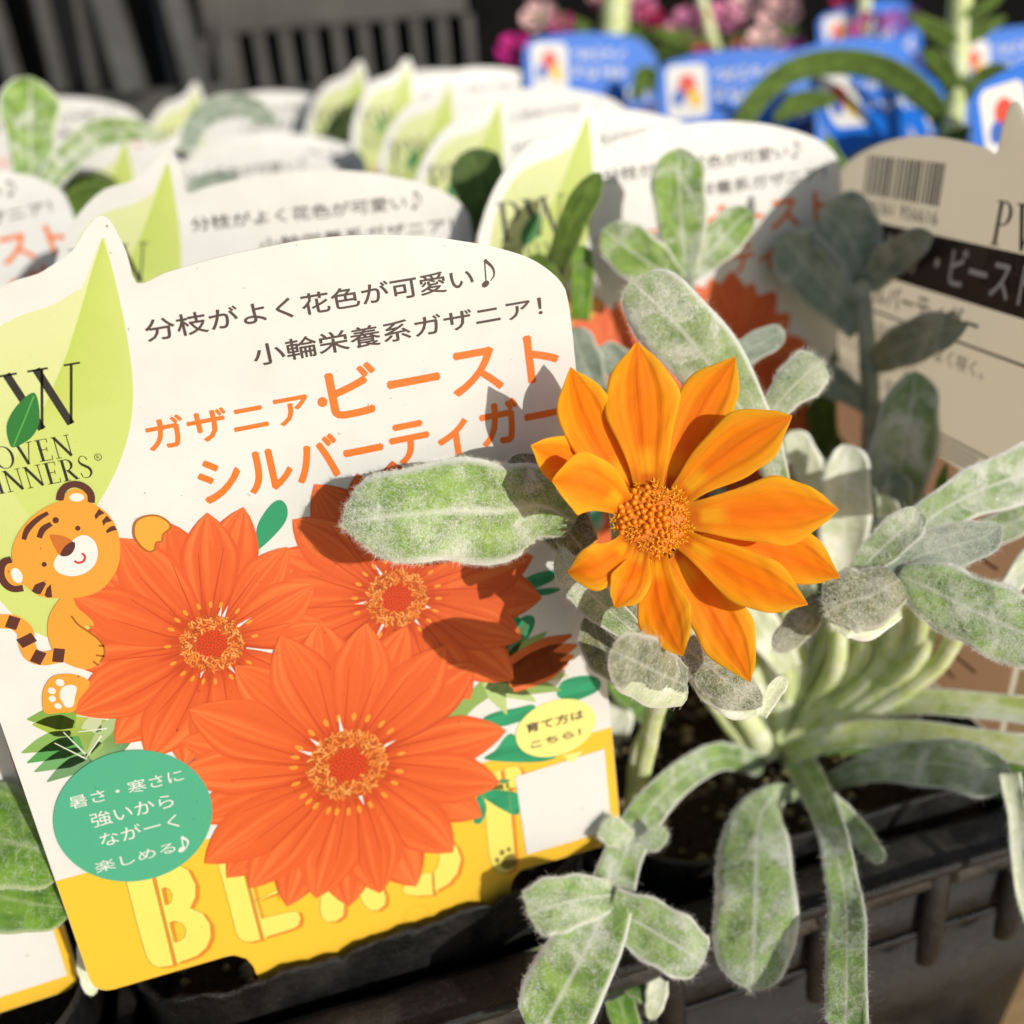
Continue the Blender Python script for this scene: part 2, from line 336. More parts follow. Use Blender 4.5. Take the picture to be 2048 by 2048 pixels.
def printed_gazania(name, parent, c, r_disc, tips, base_layer, seed, half=.23, order=None):
    """one flower of the printed photograph: overlapping petals, spots, and a disc of little florets (c, tips in mm)"""
    ik = Ink(); rg = random.Random(seed); n = len(tips); dark = np.array(lin('cc4a1c')); mid = np.array(lin('ec6c32')); lite = np.array(lin('f6924e'))
    idx = order or (list(range(0, n, 2))+list(range(1, n, 2)))
    ik.fill(ell(c, r_disc*1.12, r_disc*1.12, 0, 24), tuple(lin('b9401c')), base_layer-1)
    for q, i in enumerate(idx):
        tx, ty = tips[i]; dx, dy = tx-c[0], ty-c[1]; ln = math.hypot(dx, dy); dx /= ln; dy /= ln; nx, ny = -dy, dx
        NU, NV = 16, 19; wmax = ln*half*rg.uniform(.92, 1.1); pts = []; cols = []; bow = rg.uniform(-.03, .03)*ln
        streak = [rg.uniform(-.5, .5) for _ in range(NV)]
        for a in range(NU):
            u = a/(NU-1); r = r_disc*.7+(ln-r_disc*.7)*u
            wd = wmax*(.30+.70*math.sin(min(u/.62, 1)*PI/2)) if u < .62 else wmax*max(0, 1-((u-.62)/.38)**1.5)**.85
            for b_ in range(NV):
                v = b_/(NV-1)*2-1; pts.append((c[0]+dx*r+nx*(v*wd+bow*math.sin(u*PI)), c[1]+dy*r+ny*(v*wd+bow*math.sin(u*PI))))
                k = .5+.5*u*.6+streak[b_]*.34+.07*math.cos(v*PI*3); k -= .55*max(0, abs(v)-.72)/.28*(1-u*.7) if q < n/2 else .22*max(0, abs(v)-.85)/.15
                k -= .5*max(0, .28-u)/.28; k = max(0, min(1, k)); col = dark*(1-k)*2*(.5)+mid*k if k < .75 else mid*(1-(k-.75)*2)+lite*(k-.75)*2
                if k < .25: col = dark*(.8+.8*k)
                cols.append(tuple(np.clip(col, 0, 1)))
        Fc = [(a*NV+b_, (a+1)*NV+b_, (a+1)*NV+b_+1, a*NV+b_+1) for a in range(NU-1) for b_ in range(NV-1)]
        ik.add(pts, Fc, cols, base_layer+q*.6)
        sx, sy = c[0]+dx*r_disc*1.38, c[1]+dy*r_disc*1.38
        ik.fill(ell((sx, sy), r_disc*.12, r_disc*.06, math.atan2(dy, dx), 12), tuple(lin('eb9636')), base_layer+n*.6+2)
        ik.stroke([(c[0]+dx*r_disc*.8+nx*wmax*.25, c[1]+dy*r_disc*.8+ny*wmax*.25), (c[0]+dx*ln*.7+nx*wmax*.35, c[1]+dy*ln*.7+ny*wmax*.35)], [.3, .08], tuple(dark*.95), base_layer+n*.6+1)
    for k in range(5):
        a = rg.uniform(0, 2*PI); r = r_disc*1.0; rr = r_disc*rg.uniform(1.2, 1.55); da = .05
        ik.fill([(c[0]+r*math.cos(a-da), c[1]+r*math.sin(a-da)), (c[0]+rr*math.cos(a), c[1]+rr*math.sin(a)), (c[0]+r*math.cos(a+da), c[1]+r*math.sin(a+da))][::1], K_WHT, base_layer+n*.6+3)
    Ly = base_layer+n*.6+4; ik.fill(ell(c, r_disc*.97, r_disc*.97, 0, 28), tuple(lin('a83c14')), Ly)
    N = 340
    for k in range(N):
        r = r_disc*math.sqrt(k/N)*1.02; a = k*2.39996; p = (c[0]+r*math.cos(a), c[1]+r*math.sin(a)); sz = r_disc*(.045 if r < r_disc*.5 else .062)
        col = lin('e0431a') if r < r_disc*.5 else (lin('e88638') if rg.random() < .5 else (lin('c85a20') if rg.random() < .6 else lin('f4a458')))
        if r < r_disc*.5: ik.fill(ell(p, sz, sz, 0, 6), tuple(col), Ly+1)
        else:
            a2 = rg.uniform(0, PI); ik.fill(ell(p, sz*1.5, sz*.6, a2, 5), tuple(col), Ly+1+(k % 2))
    return ik.build(name, parent)

def tag_front(root):
    """everything printed on the front of a white gazania tag, as children of root"""
    card_body(root)
    # leaf emblem with the firm's letters
    ik = Ink(); lp = smooth_loop(LEAF, 90); lo = min(y for x, y in lp); hi = max(y for x, y in lp)
    ik.fill(lp, [tuple(np.array(K_LIMEP)*(1-k)+np.array(K_LIME)*k) for k in [min(1, max(0, (hi-y)/(hi-lo)*1.25)) for x, y in lp]], 2)
    rt = [L(205, 475)]+[L(*p) for p in [(183, 545), (160, 625), (135, 705), (100, 790), (60, 870), (25, 925), (0, 948)]]+[(13, 76), (11.5, 69), (13, 60.8)]+[(18, 64), L(150, 1065), L(195, 1010), L(235, 935), L(258, 865), L(266, 800), L(263, 735), L(252, 660), L(235, 580), L(220, 520)]
    k1, k2 = lin('c0d162'), lin('cbd977'); ik.fill(rt, [tuple(np.array(k1) if i < 5 else np.array(k2)) for i in range(len(rt))], 4)
    ik.build('leaf_emblem', root)
    ik = Ink(); serif(ik, 'P', 7.6, 90.9, 7.9, K_BLK, 8, squash=1.1); serif(ik, 'W', 13.2, 90.9, 7.9, K_BLK, 8, squash=1.08)
    pe, we = L(160, 909), L(190, 952); serif(ik, 'PROVEN', pe[0]-15.0, pe[1], 3.0, K_BLK, 8, gap=.12, squash=.97); serif(ik, 'WINNERS', we[0]-16.0, we[1]+.05, 3.0, K_BLK, 8, gap=.1, squash=.95)
    rg_ = L(196, 914); ik.stroke(ell(rg_, .45, .45, 0, 16), .1, K_BLK, 8, closed=True); text(ik, 'R', (rg_[0]-.18, rg_[1]-.25), (rg_[0]+.2, rg_[1]+.25), K_BLK, 8)
    ik.build('emblem_lettering', root)
    ik = Ink(); ik.fill(smooth_loop([(17.0, 95.8), (14.5, 94.6), (12.6, 92.4), (12.2, 90.0), (12.7, 89.2), (15.2, 90.2), (16.7, 92.4)], 36), [tuple(lin('2b7a34'))]*36, 10)
    ik.stroke([(12.6, 89.4), (14.6, 92.2), (16.8, 95.4)], .16, lin('5fae4e'), 12); ik.build('emblem_leaflet', root)
    ik = Ink(); ik.stroke([L(963, 921), L(960, 950)], .16, K_BLK, 6)
    for q in range(7): ik.stroke([L(1012, 930+q*8), L(1004-2*math.sin(q/6*PI), 932+q*8)], .12, K_BLK, 6)
    ik.fill(ell(L(214, 452), .14, .14, 0, 10), lin('8a6a3c'), 6); ik.build('printed_ticks', root)
    # lettering
    ik = Ink(); bd = .008
    text(ik, '分枝がよく花色が可愛い', L(296, 684), L(943, 533), K_GREY, 6, 0, 0, .05)
    note(ik, [L(969, 520), L(972, 563)], L(971, 568), K_GREY, 6, [L(969, 520), L(985, 535), L(988, 550), L(981, 562)])
    text(ik, '小輪栄養系ガザニア！', L(511, 733), (L(1080, 583)[0], L(1075, 592)[1]), K_GREY, 6, 0, 0, .05); ik.build('slogan_lettering', root)
    ik = Ink(); text(ik, 'ガザニア', L(302, 904), L(612, 782), K_ORG, 6, 0, 0, .11); ik.fill(ell(L(645, 804), .72, .72, 0, 16), K_ORG, 6)
    text(ik, 'ビースト', L(668, 840), L(1109, 658), K_ORG, 6, 0, 0, .2)
    a = L(411, 1012); text(ik, 'シルバーティガー', a, (L(1120, 827)[0], L(1045, 793)[1]), K_ORG, 6, 0, 0, .2); ik.build('name_lettering', root)
    # yellow band with big letters
    ik = Ink(); ik.fill([(3, .03), (1.82, .25), (.88, .88), (.25, 1.82), (.04, 3), (.04, 22.5), (90.65, 22.9), (90.55, 20), (90.26, 2.5), (90.0, 1.22), (89.37, .28), (88.5, -.31), (87.3, -.56)], K_YEL, 3)
    ik.fill([(19.5, .5), (22, -.4), (23.6, -1.7), (24.3, -3.6), (26, -24), (46, -36), (67, -24), (69.0, -3.6), (69.8, -1.7), (71.3, -.45), (73.5, .4)], K_YEL, 2)
    ik.build('yellow_band', root)
    ik = Ink(); OUT = lin('8f9a3e')
    def piece(loops, sx, sy):
        for q, lp in enumerate(loops): pass
        sh = [[(x+.55, y-.45) for x, y in lp] for lp in loops]; ik.fill(sh, K_SHO, 6); ik.fill(loops, K_PY, 8)
        for lp in loops: ik.stroke(lp, .13, OUT, 10, closed=True)
    def rr(x0, y0, x1, y1, r, corners='abcd'):
        out = []
        for cc, (cx, cy, a) in zip('abcd', ((x1-r, y1-r, 0), (x0+r, y1-r, 90), (x0+r, y0+r, 180), (x1-r, y0+r, 270))):
            if cc in corners: out += [(cx+r*math.cos(math.radians(a+t)), cy+r*math.sin(math.radians(a+t))) for t in (0, 30, 60, 90)]
            else: out.append((x1 if cc in 'ad' else x0, y1 if cc in 'ab' else y0))
        return out
    q5 = z3(2.76, 0, 1500); q6 = z3(2.76, 600, 1500)
    piece([q5([(690, 700), (735, 880), (775, 1030), (808, 1140), (835, 1180), (870, 1198), (910, 1196), (958, 1186), (905, 960), (835, 680), (700, 640)])], 0, 0)
    piece([q5([(845, 640), (960, 620), (1040, 660), (1080, 740), (1080, 810), (1050, 870), (1120, 900), (1160, 960), (1165, 1030), (1140, 1090), (1090, 1135), (1020, 1162), (975, 1175), (905, 900)]),
           q5([(894, 762), (915, 758), (938, 770), (952, 800), (945, 835), (925, 853), (912, 856)]), q5([(936, 950), (960, 943), (1005, 955), (1027, 990), (1020, 1030), (985, 1056), (962, 1062)])], 0, 0)
    piece([q5([(1200, 620), (1250, 800), (1300, 1000), (1320, 1040), (1350, 1058), (1390, 1058), (1440, 1045), (1330, 620)])], 0, 0)
    piece([q5([(1340, 600), (1560, 560), (1575, 600), (1560, 640), (1382, 700), (1410, 830), (1530, 790), (1540, 830), (1530, 770), (1410, 830), (1440, 930), (1600, 890), (1645, 890), (1660, 925), (1650, 965), (1620, 985), (1455, 1035)])], 0, 0)
    piece([q6([(120, 700), (110, 880), (120, 925), (150, 948), (200, 945), (240, 915), (245, 860), (230, 640)])], 0, 0)
    piece([q6([(260, 640), (350, 850), (385, 885), (430, 885), (470, 855), (475, 810), (400, 620), (300, 600)])], 0, 0)
    piece([q6([(565, 765), (575, 795), (640, 805), (735, 800), (727, 675), (640, 685)])], 0, 0)
    piece([q6([(745, 780), (820, 740), (870, 680), (890, 600), (870, 540), (820, 480), (740, 500), (770, 590), (760, 640), (738, 672)])], 0, 0)
    piece([q6([(1010, 210), (1040, 560), (1060, 640), (1090, 675), (1140, 678), (1180, 655), (1190, 600), (1150, 180)])], 0, 0)
    piece([q6([(1055, 130), (1105, 105), (1125, 215), (1050, 220)])], 0, 0); piece([q6([(1125, 100), (1200, 85), (1222, 110), (1225, 170), (1200, 205), (1140, 212)])], 0, 0)
    br = lin('8a7a34')
    for cx, cy, r in ((1088, 607, 13), (1115, 565, 14), (1152, 548, 12)): ik.fill(ellq((cx, cy), r, r*1.15, 0, q6, 10), br, 12)
    ik.fill(smooth_loop(q6([(1110, 640), (1125, 595), (1165, 572), (1192, 585), (1190, 630), (1150, 658)]), 24), br, 12)
    ik.build('big_lettering', root)
    # teal leaves
    ik = Ink(); q4 = z3(2.76, 600, 1000); q3 = z3(2.76, 0, 1000)
    for lp in ([(1440, 1010), (1500, 980), (1580, 968), (1640, 980), (1662, 1015), (1640, 1055), (1570, 1090), (1500, 1110), (1420, 1080)],
               [(1010, 1210), (1080, 1170), (1180, 1150), (1290, 1130), (1280, 1190), (1190, 1230), (1090, 1250)],
               [(1020, 1430), (1080, 1380), (1130, 1310), (1170, 1290), (1230, 1330), (1330, 1390), (1420, 1410), (1360, 1440), (1200, 1448)],
               [(960, 1620), (1010, 1600), (1110, 1600), (1200, 1620), (1215, 1700), (1190, 1740), (1100, 1700), (1020, 1650)],
               [(975, 1640), (1020, 1660), (1028, 1720), (1000, 1780), (965, 1785), (960, 1750)], [(1090, 1550), (1120, 1540), (1160, 1545), (1140, 1560), (1090, 1562)],
               [(1180, 500), (1230, 440), (1320, 400), (1440, 385), (1400, 440), (1300, 490), (1220, 535)], [(1280, 500), (1340, 488), (1445, 487), (1380, 520), (1300, 525)],
               [(1120, 640), (1160, 625), (1215, 655), (1180, 675), (1130, 668)], [(1100, 800), (1130, 740), (1180, 680), (1240, 640), (1285, 640), (1295, 680), (1260, 760), (1190, 830), (1120, 870)]):
        ik.fill(smooth_loop(q4(lp), 40), [tuple(np.array(K_LG)*(.82+.3*((i//5) % 2))) for i in range(40)], 9)
    ik.fill(smooth_loop(q3([(1420, 240), (1415, 170), (1440, 100), (1500, 20), (1550, 0), (1585, 40), (1580, 110), (1520, 190), (1425, 275)]), 40), K_LG, 9)
    ik.build('printed_leaves', root)
    # the printed bud on its stalk
    ik = Ink(); gr = lin('8fae5e'); gl = lin('b9cf86'); gd = lin('56794a')
    ik.stroke(q4([(830, 1230), (900, 1150), (980, 1080), (1050, 1020)]), [3.2, 2.6, 3.6], [tuple(gr if i < 20 else gl) for i in range(40)] if 0 else tuple(gr), 11, smooth=20)
    for a, b_, w_, cc in (((1060, 960), (1150, 760), 2.6, gd), ((1100, 950), (1260, 660), 2.6, gd), ((1100, 960), (1360, 730), 3.5, gr), ((1050, 980), (1480, 970), 4.5, gl), ((1060, 1010), (1440, 1050), 4.0, gr), ((1040, 1000), (1300, 1110), 3.4, gl), ((1040, 990), (1140, 1180), 3.0, gl)):
        A, B = q4([a, b_]); ik.stroke([A, ((A[0]+B[0])/2, (A[1]+B[1])/2+.4), B], [w_*.8, w_, .3], tuple(cc), 12, smooth=14)
    for a, b_, w_, cc in (((1110, 930), (1500, 745), 3.0, 'cf6428'), ((1150, 960), (1530, 800), 3.6, 'e0702c'), ((1150, 1000), (1510, 860), 4.4, 'f08038'), ((1170, 1030), (1480, 900), 3.8, 'e8743a')):
        A, B = q4([a, b_]); ik.stroke([A, ((A[0]+B[0])/2, (A[1]+B[1])/2+.3), B], [w_*.6, w_, w_, .5], tuple(lin(cc)), 14, smooth=14)
    ik.build('printed_bud', root)
    ik = Ink(); qq = z3(2.983, 0, 1400)
    ik.fill(q3([(200, 1180), (420, 1160), (640, 1180), (730, 1330), (640, 1440), (480, 1450), (380, 1400), (280, 1300)]), [tuple(lin(x)) for x in ('a8b83c', 'bcc24e', '9fb46a', '5d8d5c', '6c9a68', '9dbb7c', 'a6b85a', 'a4b840')], 7)
    for a, b_, w_, cc in (((420, 1210), (150, 1210), 5, '7fa84a'), ((400, 1260), (180, 1240), 4.6, 'a2b944'), ((400, 1310), (120, 1395), 4.2, '86b05c'), ((450, 1340), (150, 1450), 4.4, '57a052'), ((460, 1400), (190, 1500), 4.2, '6fa868'), ((500, 1430), (260, 1555), 3.8, '6e9a6a'), ((560, 1240), (450, 1260), 3.6, 'c2cda2'), ((640, 1200), (470, 1430), 2.6, 'a8bf86'), ((560, 1340), (500, 1440), 1.6, '8fb466')):
        A, B = q3([a, b_]); ik.stroke([A, ((A[0]+B[0])/2, (A[1]+B[1])/2+.3), B], [w_*.7*.8, w_*.8, w_*.5, .2], tuple(lin(cc)), 8, smooth=12)
    for a, b_ in (((600, 1210), (420, 1190)), ((590, 1260), (430, 1280)), ((480, 1430), (300, 1340)), ((470, 1400), (350, 1280)), ((560, 1300), (470, 1430))):
        ik.stroke(q3([a, b_]), [.25, .12], tuple(lin('dfe6cf')), 10)
    ik.build('printed_green_bud', root)
    # three printed flowers
    def polar(c, lst): return [L(c[0]+r*math.cos(math.radians(a)), c[1]-r*math.sin(math.radians(a))) for a, r in lst]
    c2 = (794, 1196); t2 = polar(c2, [(0, 290), (-18, 262), (-35, 285), (-54, 250), (-75, 250), (180, 290), (160, 262), (143, 262), (126, 282), (108, 262), (92, 275), (74, 255), (56, 270), (38, 262), (17, 285), (200, 270), (222, 260), (245, 250)])
    printed_gazania('printed_flower', root, L(*c2), 4.7, t2, 16, 2, .20)
    c1 = (424, 1286); t1 = polar(c1, [(77, 280), (92, 262), (110, 258), (131, 280), (146, 268), (161, 296), (184, 305), (207, 308), (226, 278), (241, 262), (257, 250), (275, 245), (300, 240), (333, 250), (10, 230), (30, 235), (52, 245)])
    printed_gazania('printed_flower', root, L(*c1), 4.5, t1, 28, 1, .20)
    c3 = (696, 1528); t3 = [L(*p) for p in ((1013, 1460), (1000, 1565), (964, 1632), (906, 1703), (832, 1772), (760, 1785), (698, 1812), (632, 1795), (574, 1812), (500, 1775), (453, 1754), (409, 1725), (385, 1640), (355, 1545), (362, 1480), (377, 1417), (470, 1330), (560, 1270), (638, 1243), (730, 1245), (813, 1250), (890, 1290), (948, 1326))]
    printed_gazania('printed_flower', root, L(*c3), 6.2, t3, 42, 3, .185)
    # tiger cub drawing
    ik = Ink(); q = z3(5.52, 0, 930); B0 = 58
    def arcband(pts, wd, col, ly): ik.stroke(q(pts), wd, col, ly, smooth=24)
    ik.stroke(q3([(-60, 660), (0, 665), (80, 672), (140, 720), (150, 790), (180, 850), (240, 870), (330, 855)]), 2.15, K_TIG, B0, smooth=40)
    for a, b_ in (((85, 640), (60, 705)), ((190, 750), (110, 790)), ((230, 830), (195, 895)), ((330, 815), (320, 890))):
        ik.stroke(q3([a, b_]), 1.5, K_BRN, B0+2)
    ik.fill(smooth_loop(q3([(360, 520), (310, 570), (272, 640), (265, 730), (285, 810), (330, 870), (400, 912), (480, 930), (530, 910), (560, 880), (578, 830), (560, 785), (500, 730), (470, 690), (520, 690), (500, 650), (430, 590), (400, 530)]), 70), K_TIG, B0+1)
    ik.stroke(q3([(395, 635), (430, 680), (480, 715), (540, 760), (570, 800), (578, 840), (555, 890)]), .28, lin('a8641c'), B0+3, smooth=24)
    for a, b_ in (((578, 800), (545, 800)), ((578, 858), (530, 852)), ((545, 908), (515, 885))): ik.stroke(q3([a, b_]), .3, lin('a8641c'), B0+3)
    ik.fill(smooth_loop(q3([(250, 1170), (235, 1100), (245, 1030), (290, 970), (360, 955), (440, 965), (500, 1010), (440, 1090), (410, 1160), (330, 1170)]), 40), K_TIG, B0-1)
    for cx, cy, rx, ry in ((333, 1003, 25, 20), (288, 1048, 23, 18), (290, 1092, 20, 18), (322, 1132, 22, 15)): ik.fill(ellq((cx, cy), rx, ry, .3, q3, 14), K_WHT, B0)
    ik.fill(smooth_loop(q3([(330, 1070), (345, 1030), (390, 1015), (425, 1030), (415, 1080), (405, 1130), (370, 1140), (345, 1110)]), 24), K_WHT, B0)
    ik.stroke(q([(665, 385), (680, 300), (745, 225), (850, 205), (950, 245), (1005, 320), (1010, 410)]), .95, K_BRN, B0+2, smooth=24); ik.fill(ellq((845, 400), 140, 145, 0, q), K_TIG, B0+1); ik.fill(ellq((850, 350), 80, 46, 0, q), K_WHT, B0+5)
    ik.stroke(q([(130, 1035), (50, 1060), (15, 1130), (20, 1230), (80, 1320), (160, 1360), (260, 1350)]), .95, K_BRN, B0+2, smooth=24); ik.fill(ellq((170, 1200), 130, 150, 0, q), K_TIG, B0+1); ik.fill(ellq((190, 1212), 58, 88, -.45, q), K_WHT, B0+5)
    ik.fill(smooth_loop(q([(135, 1000), (170, 820), (290, 630), (470, 480), (650, 395), (850, 370), (1050, 430), (1200, 540), (1290, 690), (1325, 850), (1320, 1050), (1250, 1220), (1100, 1380), (900, 1450), (680, 1460), (480, 1450), (320, 1350), (200, 1220)]), 80), K_TIG, B0+4)
    ik.fill(smooth_loop(q([(595, 1090), (640, 990), (760, 860), (880, 775), (970, 775), (1050, 840), (1082, 950), (1060, 1070), (980, 1160), (870, 1210), (760, 1215), (650, 1180)]), 50), K_WHT, B0+6)
    ik.fill(smooth_loop(q([(550, 775), (590, 758), (700, 775), (810, 840), (760, 930), (670, 990), (600, 890)]), 36), lin('c87028'), B0+7)
    ik.fill(smooth_loop(q([(670, 985), (710, 900), (780, 845), (830, 850), (825, 920), (780, 980), (720, 1000)]), 30), K_BRN, B0+8)
    ik.stroke(q([(905, 965), (940, 1000), (925, 1050), (870, 1072), (825, 1050)]), .32, lin('d8343a'), B0+8, smooth=20)
    for cx, cy in ((862, 690), (492, 1088)): ik.fill(ellq((cx, cy), 29, 28, 0, q, 16), K_BRN, B0+8)
    ik.stroke(q([(265, 815), (310, 700), (420, 590), (535, 520)]), [.6, .8, .7, .55], K_BRN, B0+8, smooth=20); ik.stroke(q([(435, 795), (480, 700), (570, 640)]), [.7, .85, .65], K_BRN, B0+8, smooth=12); ik.fill(ellq((618, 602), 36, 35, 0, q, 16), K_BRN, B0+8)
    for lp in ([(1095, 475), (1160, 525), (1100, 550), (1060, 595), (1045, 550)], [(1180, 550), (1240, 610), (1170, 630), (1145, 665), (1130, 610)], [(1265, 660), (1295, 710), (1240, 720), (1180, 748), (1175, 715), (1215, 675)],
               [(355, 1380), (390, 1310), (480, 1275), (515, 1300), (450, 1420), (400, 1410)], [(495, 1430), (520, 1350), (565, 1305), (580, 1450), (530, 1455)]):
        ik.fill(q(lp), K_BRN, B0+8)
    pw = q([(1480, 690), (1510, 610), (1600, 560), (1720, 550), (1820, 590), (1880, 650), (1870, 700), (1800, 760), (1790, 830), (1725, 850), (1705, 930), (1640, 945), (1560, 890), (1490, 790)])
    ik.fill(smooth_loop(pw, 50), lin('f2a83c'), B0+5); ik.stroke(smooth_loop(pw, 50), .28, lin('b06a1c'), B0+6, closed=True)
    ik.build('printed_tiger', root)
    # teal badge, pale speech bubble, blank white square
    ik = Ink(); a, b_, c_, d_ = L(105, 1645), L(427, 1620), L(264, 1496), L(265, 1764)
    ik.fill(ell(((a[0]+b_[0])/2, (c_[1]+d_[1])/2), (b_[0]-a[0])/2+.1, (c_[1]-d_[1])/2+.1, .05, 64), K_TEAL, 70); ik.build('teal_badge', root)
    ik = Ink()
    for body, l_, r_ in (('暑さ・寒さに', (143, 1617), (362, 1534)), ('強いから', (187, 1654), (342, 1583)), ('ながーく', (205, 1692), (353, 1624)), ('楽しめる', (194, 1744), (347, 1680))): text(ik, body, L(*l_), L(*r_), K_WHT, 72)
    note(ik, [L(363, 1671), L(367, 1693)], L(364, 1696), K_WHT, 72, [L(363, 1671), L(376, 1680), L(372, 1694)])
    ik.build('badge_lettering', root)
    ik = Ink(); a, b_, c_, d_ = L(1033, 1470), L(1189, 1437), L(1110, 1399), L(1113, 1511); bc = ((a[0]+b_[0])/2, (c_[1]+d_[1])/2)
    ik.fill(ell(bc, (b_[0]-a[0])/2+.2, 5.3, .0, 48), lin('fdf08c'), 30); ik.fill([L(1125, 1510), L(1143, 1526), L(1166, 1500)][::1], lin('fdf08c'), 30)
    text(ik, '育て方は', L(1053, 1466), L(1165, 1417), K_GREY, 34, 0, 0, .05); text(ik, 'こちら！', L(1062, 1496), L(1160, 1456), K_GREY, 34, 0, 0, .05); ik.build('speech_bubble', root)
    ik = Ink(); ik.fill([L(1030, 1553), L(1053, 1708), L(1223, 1659), L(1208, 1497)][::1], K_WHT, 28); ik.build('white_code_panel', root)
def copy_tree(o, parent=None):
    c = o.copy(); COL.objects.link(c); c.parent = parent
    for ch in list(o.children): copy_tree(ch, c)
    return c
def frame(root, X, Y, Z, loc):
    root.matrix_world = Matrix([[X[i], Y[i], Z[i], loc[i]] for i in range(3)]+[[0, 0, 0, 1]])
FU, FV, FN = MW @ TU, -(MW @ TV), -(MW @ TN)
front = empty('plant_tag'); frame(front, FU, FV, FN, at(190, 1990, ZC)); tag_front(front)
tag(front, 'sharp white plant tag in front, with tiger drawing, orange flowers and yellow band', 'plant tag', 'white plant tags of the gazania pots')

# ------------------------------------------------------------------ the other tags of the same kind (same print, each its own object)
GT = 'white plant tags of the gazania pots'
def rotz(v, a): return np.array([v[0]*math.cos(a)-v[1]*math.sin(a), v[0]*math.sin(a)+v[1]*math.cos(a), v[2]])
def place_tag(anchor, px, z, label, yaw=0, roll=0, lean=0):
    X, Y, Z = [rotz(v, math.radians(yaw)) for v in (FU, FV, FN)]
    c, s_ = math.cos(math.radians(roll)), math.sin(math.radians(roll)); X, Y = X*c+Y*s_, Y*c-X*s_
    c, s_ = math.cos(math.radians(lean)), math.sin(math.radians(lean)); Y, Z = Y*c-Z*s_, Z*c+Y*s_
    o = copy_tree(front); o['label'] = label; o['group'] = GT
    frame(o, X, Y, Z, at(px[0], px[1], z)-(X*anchor[0]+Y*anchor[1])*.001); return o
TIP = (30.1, 113.7)
for anchor, px, z, yaw, roll, lean, label in [
    ((90, .5), (158, 1962), .176, 3, 0, 5, 'white plant tag cut off by the left border, yellow bottom corner beside the front tag'),
    (TIP, (335, 325), .208, -2, -2, 2, 'white plant tag directly behind the front tag, its leaf point rising above it'),
    (TIP, (1175, 232), .216, 2, -1, 2, 'white plant tag half in shade behind the orange flower, PW letters on its leaf'),
    (TIP, (998, 203), .282, 0, -2, 2, 'white plant tag with a dark leaf shape before its PW letters'),
    (TIP, (897, 170), .335, -2, 0, 2, 'white plant tag whose blurred PW leaf is third from the right'),
    (TIP, (814, 130), .42, 3, 0, 3, 'blurred white plant tag with very pale leaf point against the dark crate slots'),
    (TIP, (719, 134), .44, -3, 0, 3, 'blurred white plant tag at the back with leaf point left of the palest one'),
    (TIP, (250, 279), .30, 0, -1, 0, 'white plant tag in the left middle with leaf point beside the arching grey leaf'),
    (TIP, (391, 178), .44, 0, 0, 2, 'small blurred white plant tag at the back left, its lime point below the grey crate'),
    (TIP, (376, 258), .36, 4, -2, 2, 'blurred white plant tag behind the arching dark leaf at left'),
    (TIP, (-60, 190), .40, 0, 0, 2, 'blurred white plant tag at the far left behind the upright green leaf'),
    ((91, 96.7), (132, 395), .25, 4, 4, 2, 'white plant tag on the left edge with part of an orange word showing')]:
    place_tag(anchor, px, z, label, yaw, roll, lean)

